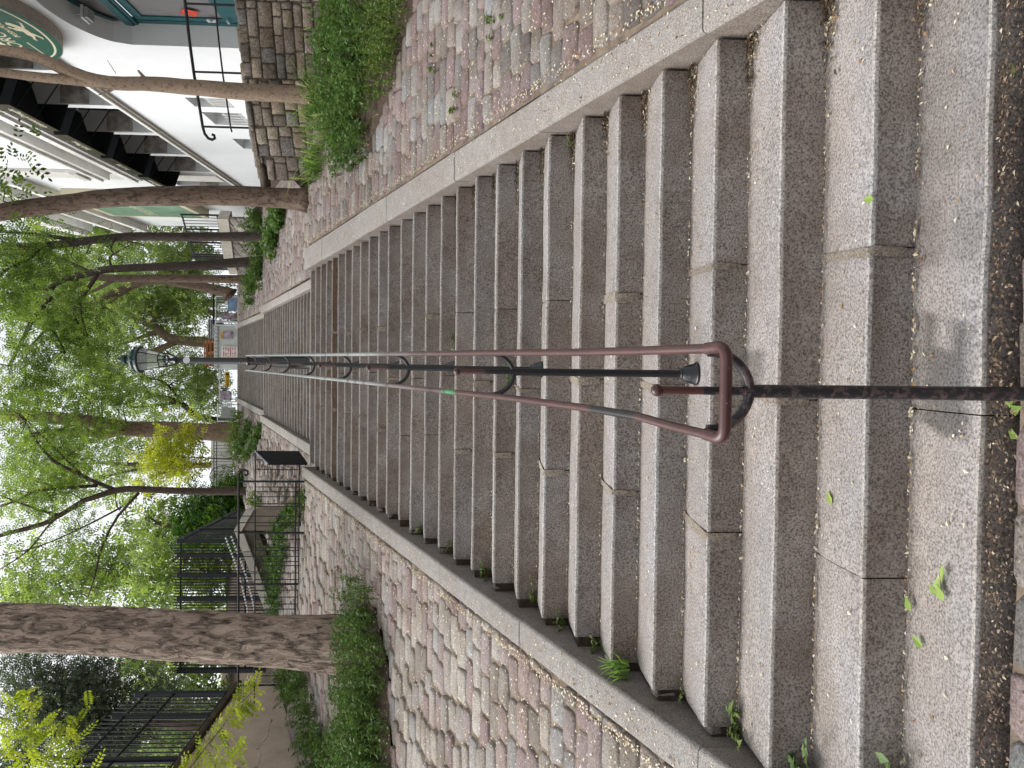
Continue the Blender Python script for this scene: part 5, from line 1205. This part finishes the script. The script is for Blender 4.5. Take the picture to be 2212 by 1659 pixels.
def site_fence(label, y, X0, X1, Y0, Y1, posts, wires):
    f = empty('site_barrier', (at_y(X1, (Y0+Y1)/2, y)[0], y, 12.), label, 'barrier', 'galvanised barriers on the upper square')
    xa_, xb_ = at_y(X0, Y0, y)[0], at_y(X0, Y1, y)[0]; zt_ = at_y(X0, Y0, y)[2]
    b = MB(); b.tube([(xa_, y, zt_), (xb_, y, zt_)], .022, 6); b.tube([(xa_, y, 12.25), (xb_, y, 12.25)], .022, 6); b.build('frame_rail', M['grey_metal'], f)
    for Y in posts:
        x_ = at_y(X0, Y, y)[0]; b = MB(); b.tube([(x_, y, 12.), (x_, y, zt_)], .03, 6); b.build('frame_post', M['grey_metal'], f)
    b = MB()
    for k in range(wires): x_ = xa_+(xb_-xa_)*(k+.5)/wires; b.tube([(x_, y, 12.2), (x_, y, zt_)], .006, 4)
    b.build('wire_mesh', M['grey_metal'], f); return f
f1 = site_fence('galvanised barrier left of the site cabin in the upright view, carrying pictures', 35.6, 466, 515, 702, 640, (702, 695, 668, 640), 18)
frontbox('poster', M['poster_a'], 35.55, 480, 506, 690, 676, .02, f1)
f2 = site_fence('galvanised barrier carrying the yellow sign, beside the lamp post', 35.6, 474, 515, 868, 797, (868, 862, 797), 20)
frontbox('poster', M['poster_a'], 35.55, 474, 500, 865, 846, .02, f2)
f3 = site_fence('galvanised barrier with a grey sheet next to the thick grey trunk', 35.9, 470, 515, 910, 870, (910, 874), 12)
frontbox('sheet', M['grey_metal'], 35.85, 478, 508, 903, 880, .02, f3, (.55, .55, .55))
ys0 = 35.5; a, c = at_y(485.5, 803, ys0), at_y(495.5, 835, ys0)
ysn = empty('yellow_sign', ((a[0]+c[0])/2, ys0, (a[2]+c[2])/2), 'small yellow sign fixed to the barrier beside the lamp post', 'sign')
frontbox('sign_plate', M['yellow'], ys0, 485.5, 495.5, 803, 835, .02, ysn)
text_mesh('Plaisons', .26, lambda x, y, z: ((a[0]+c[0])/2-.08+x, ys0-.012-z, (a[2]+c[2])/2+y), M['black_iron'], 'lettering', ysn)
b = MB(); x_, z_ = a[0]-.12, (a[2]+c[2])/2; b.add([(x_-.08, ys0-.012, z_-.08), (x_+.08, ys0-.012, z_-.08), (x_, ys0-.012, z_+.1)], [(0, 1, 2)]); b.build('arrow_mark', M['black_iron'], ysn)
bb = empty('picture_board', at_y(500, 655, 34.6), 'blue and white picture board at the top of the right slope', 'board'); frontbox('board', M['blue_board'], 34.6, 492, 511, 642, 672, .03, bb); frontbox('white_margin', M['notice'], 34.58, 486, 492, 640, 660, .02, bb)
rb = MB(); a, c = at_y(461, 600, 36.5), at_y(461, 700, 36.5); rb.tube([a, c], .04, 8); 
for q in range(14): t_ = q/13; p = a*(1-t_)+c*t_; rb.tube([tuple(p), (p[0], p[1], 12.)], .014, 5)
tag(rb.build('park_fence', M['black_iron'], None, off=tuple((a+c)/2)), 'dark park fence with thin bars behind the pictures, right of the stair top', 'fence')
hb = MB(); a, c = at_y(455, 948, 34.5), at_y(501, 1048, 34.5); hb.box(((a[0]+c[0])/2, 34.6, (a[2]+c[2])/2), (abs(a[0]-c[0]), .06, a[2]-c[2])); 
hh = hb.build('white_hoarding', M['notice'], None, off=((a[0]+c[0])/2, 34.6, (a[2]+c[2])/2)); tag(hh, 'white hoarding panel behind the dark park railing on the upper left', 'hoarding')
pr_ = empty('park_railing', ((a[0]+c[0])/2, 34., 12.), 'dark railing with round hoops in front of the white hoarding', 'railing')
b = MB()
for X in (462, 468): u, v = at_y(X, 945, 34), at_y(X, 1055, 34); b.tube([u, v], .02, 6)
for q in range(15): u = at_y(462, 948+7*q, 34); v = at_y(500, 948+7*q, 34); b.tube([u, v], .010, 5)
b.build('bars', M['black_iron'], pr_)
b = MB(); cc = at_y(482, 1030, 33.9); b.tube([(cc[0]+.52*math.cos(k*.2618), 33.9, cc[2]+.62*math.sin(k*.2618)) for k in range(24)], .022, 6, closed=True); b.build('hoop', M['black_iron'], pr_)

# ------------------------------------------------------------------ fallen petals, pods and leaf bits
def litter(name, gen, n, s0, s1, mat, lab=None, dark=0.):
    V = []; T = []
    for _ in range(n):
        q = gen()
        if q is None: continue
        x, y, z, sl = q; a = random.uniform(0, 6.283); l = random.uniform(s0, s1); w_ = l*random.uniform(.3, .75)
        dx, dy = math.cos(a)*l/2, math.sin(a)*l/2; wx, wy = -math.sin(a)*w_/2, math.cos(a)*w_/2; tz = random.uniform(-.3, .3)*l
        for sx_, sw in ((-1, 0), (0, 1), (1, 0), (0, -1)):
            ox, oy = dx*sx_+wx*sw, dy*sx_+wy*sw; V.append((x+ox, y+oy, z+.004+sl*oy+tz*sx_*.5+abs(sw)*.25*w_))
        T += [min(1, max(0, random.betavariate(1.4+dark*-.4, .9+dark*2)))]*4
    o = np_mesh(name, np.array(V), np.arange(len(V)).reshape(-1, 4), mat, None, np.array(T)); return tag(o, lab, 'litter', kind='stuff')
def g_left():
    y = random.uniform(0.3, 9.8); x = -1.86-abs(random.gauss(0, 1))*1.3-.0
    if random.random() < .22: x = -1.87-random.random()*.06
    return (x, y, ground_z(x, y)+.006, M1) if x > -5.6 else None
def g_right():
    y = random.uniform(0.2, 9.7); x = 1.66+.016*y+abs(random.gauss(0, 1))*1.0
    if random.random() < .22: x = 1.665+.016*y+random.random()*.06
    return (x, y, ground_z(x, y)+.006, M1) if x < 4.6 else None
def g_curb():
    y = random.uniform(.1, 9.6); x = random.choice((random.uniform(1.45, 1.62+.015*y), random.uniform(-1.83, -1.68))); return (x, y, M1*y+.085, M1)
def g_step():
    k = min(27, int(abs(random.gauss(0, 1))*9)); q = random.random()
    if q < .55: dy = G-.012-abs(random.gauss(0, .012)); x = random.uniform(XL, XR)
    elif q < .8: x = XR-abs(random.gauss(0, .11)); dy = G-abs(random.gauss(0, .06))
    else: x = random.uniform(XL, XR); dy = random.uniform(.03, G)
    return (x, k*G+dy, k*RISE+DZ[k]+.002, 0)
def g_riser_corner():
    k = random.randrange(0, 12); return (XR+.01-abs(random.gauss(0, .12)), (k+1)*G-abs(random.gauss(0, .045))-.005, k*RISE+DZ[k]+.004+random.random()*.02, 0)
def g_front():
    y = -.004-abs(random.gauss(0, .055)); x = random.uniform(-1.9, 1.9); return (x, y, ground_z(x, y)+.006+.02*random.random()*sst(-.1, 0, y), 0)
litter('fallen_petals', g_left, 9000, .010, .024, M['litter'], 'cream petals and leaf bits scattered over the left cobbled slope')
litter('fallen_petals', g_right, 5600, .010, .024, M['litter'], 'cream petals and leaf bits scattered over the right cobbled slope')
litter('fallen_petals', g_curb, 1300, .010, .022, M['litter'], 'petals lying on the two kerbs')
litter('fallen_petals', g_step, 4200, .008, .024, M['litter'], 'petals and brown bits lying on the steps, thickest at the back of each tread')
litter('leaf_litter', g_riser_corner, 1500, .010, .030, M['litter_dark'], 'brown leaf litter heaped in the right-hand step corners', dark=.5)
litter('leaf_litter', g_front, 2300, .006, .020, M['litter_dark'], 'brown leaf litter along the foot of the lowest step', dark=.4)
M['green_leaf'] = leafmat('fallen_green_leaf', [(0, (.16, .26, .05)), (1, (.30, .40, .10))], .2)
V = []; T = []
for (X, Y, k) in ((2030, 1262, 1), (2020, 1275, 1), (2035, 1280, 1), (1965, 1303, 1), (1985, 1385, 1), (1530, 715, 4), (1515, 722, 4), (1520, 705, 4), (2040, 1240, 1), (2200, 885, 0), (2185, 860, 0), (2195, 940, 0), (1795, 1075, 2), (1880, 430, 2), (2190, 150, 0)):
    z = (k-1)*RISE if k else -.085; d = ray(X, Y); p = CAM+d*((z-CAM[2])/d[2]); a = random.uniform(0, 6.28); l = .030
    u = np.array([math.cos(a), math.sin(a), .1])*l; w_ = np.array([-math.sin(a), math.cos(a), .15])*l*.55; p = p+np.array([0, 0, .006])
    for s_ in (-1, 1): V += [p-u, p-u*.3+w_*s_+np.array([0, 0, .004]), p+u, p+np.array([0, 0, -.001])]; T += [random.random()]*4
tag(np_mesh('fallen_leaves', np.array(V), np.arange(len(V)).reshape(-1, 4), M['green_leaf'], None, np.array(T)), 'fresh green leaves lying on the lower steps', 'litter', kind='stuff')
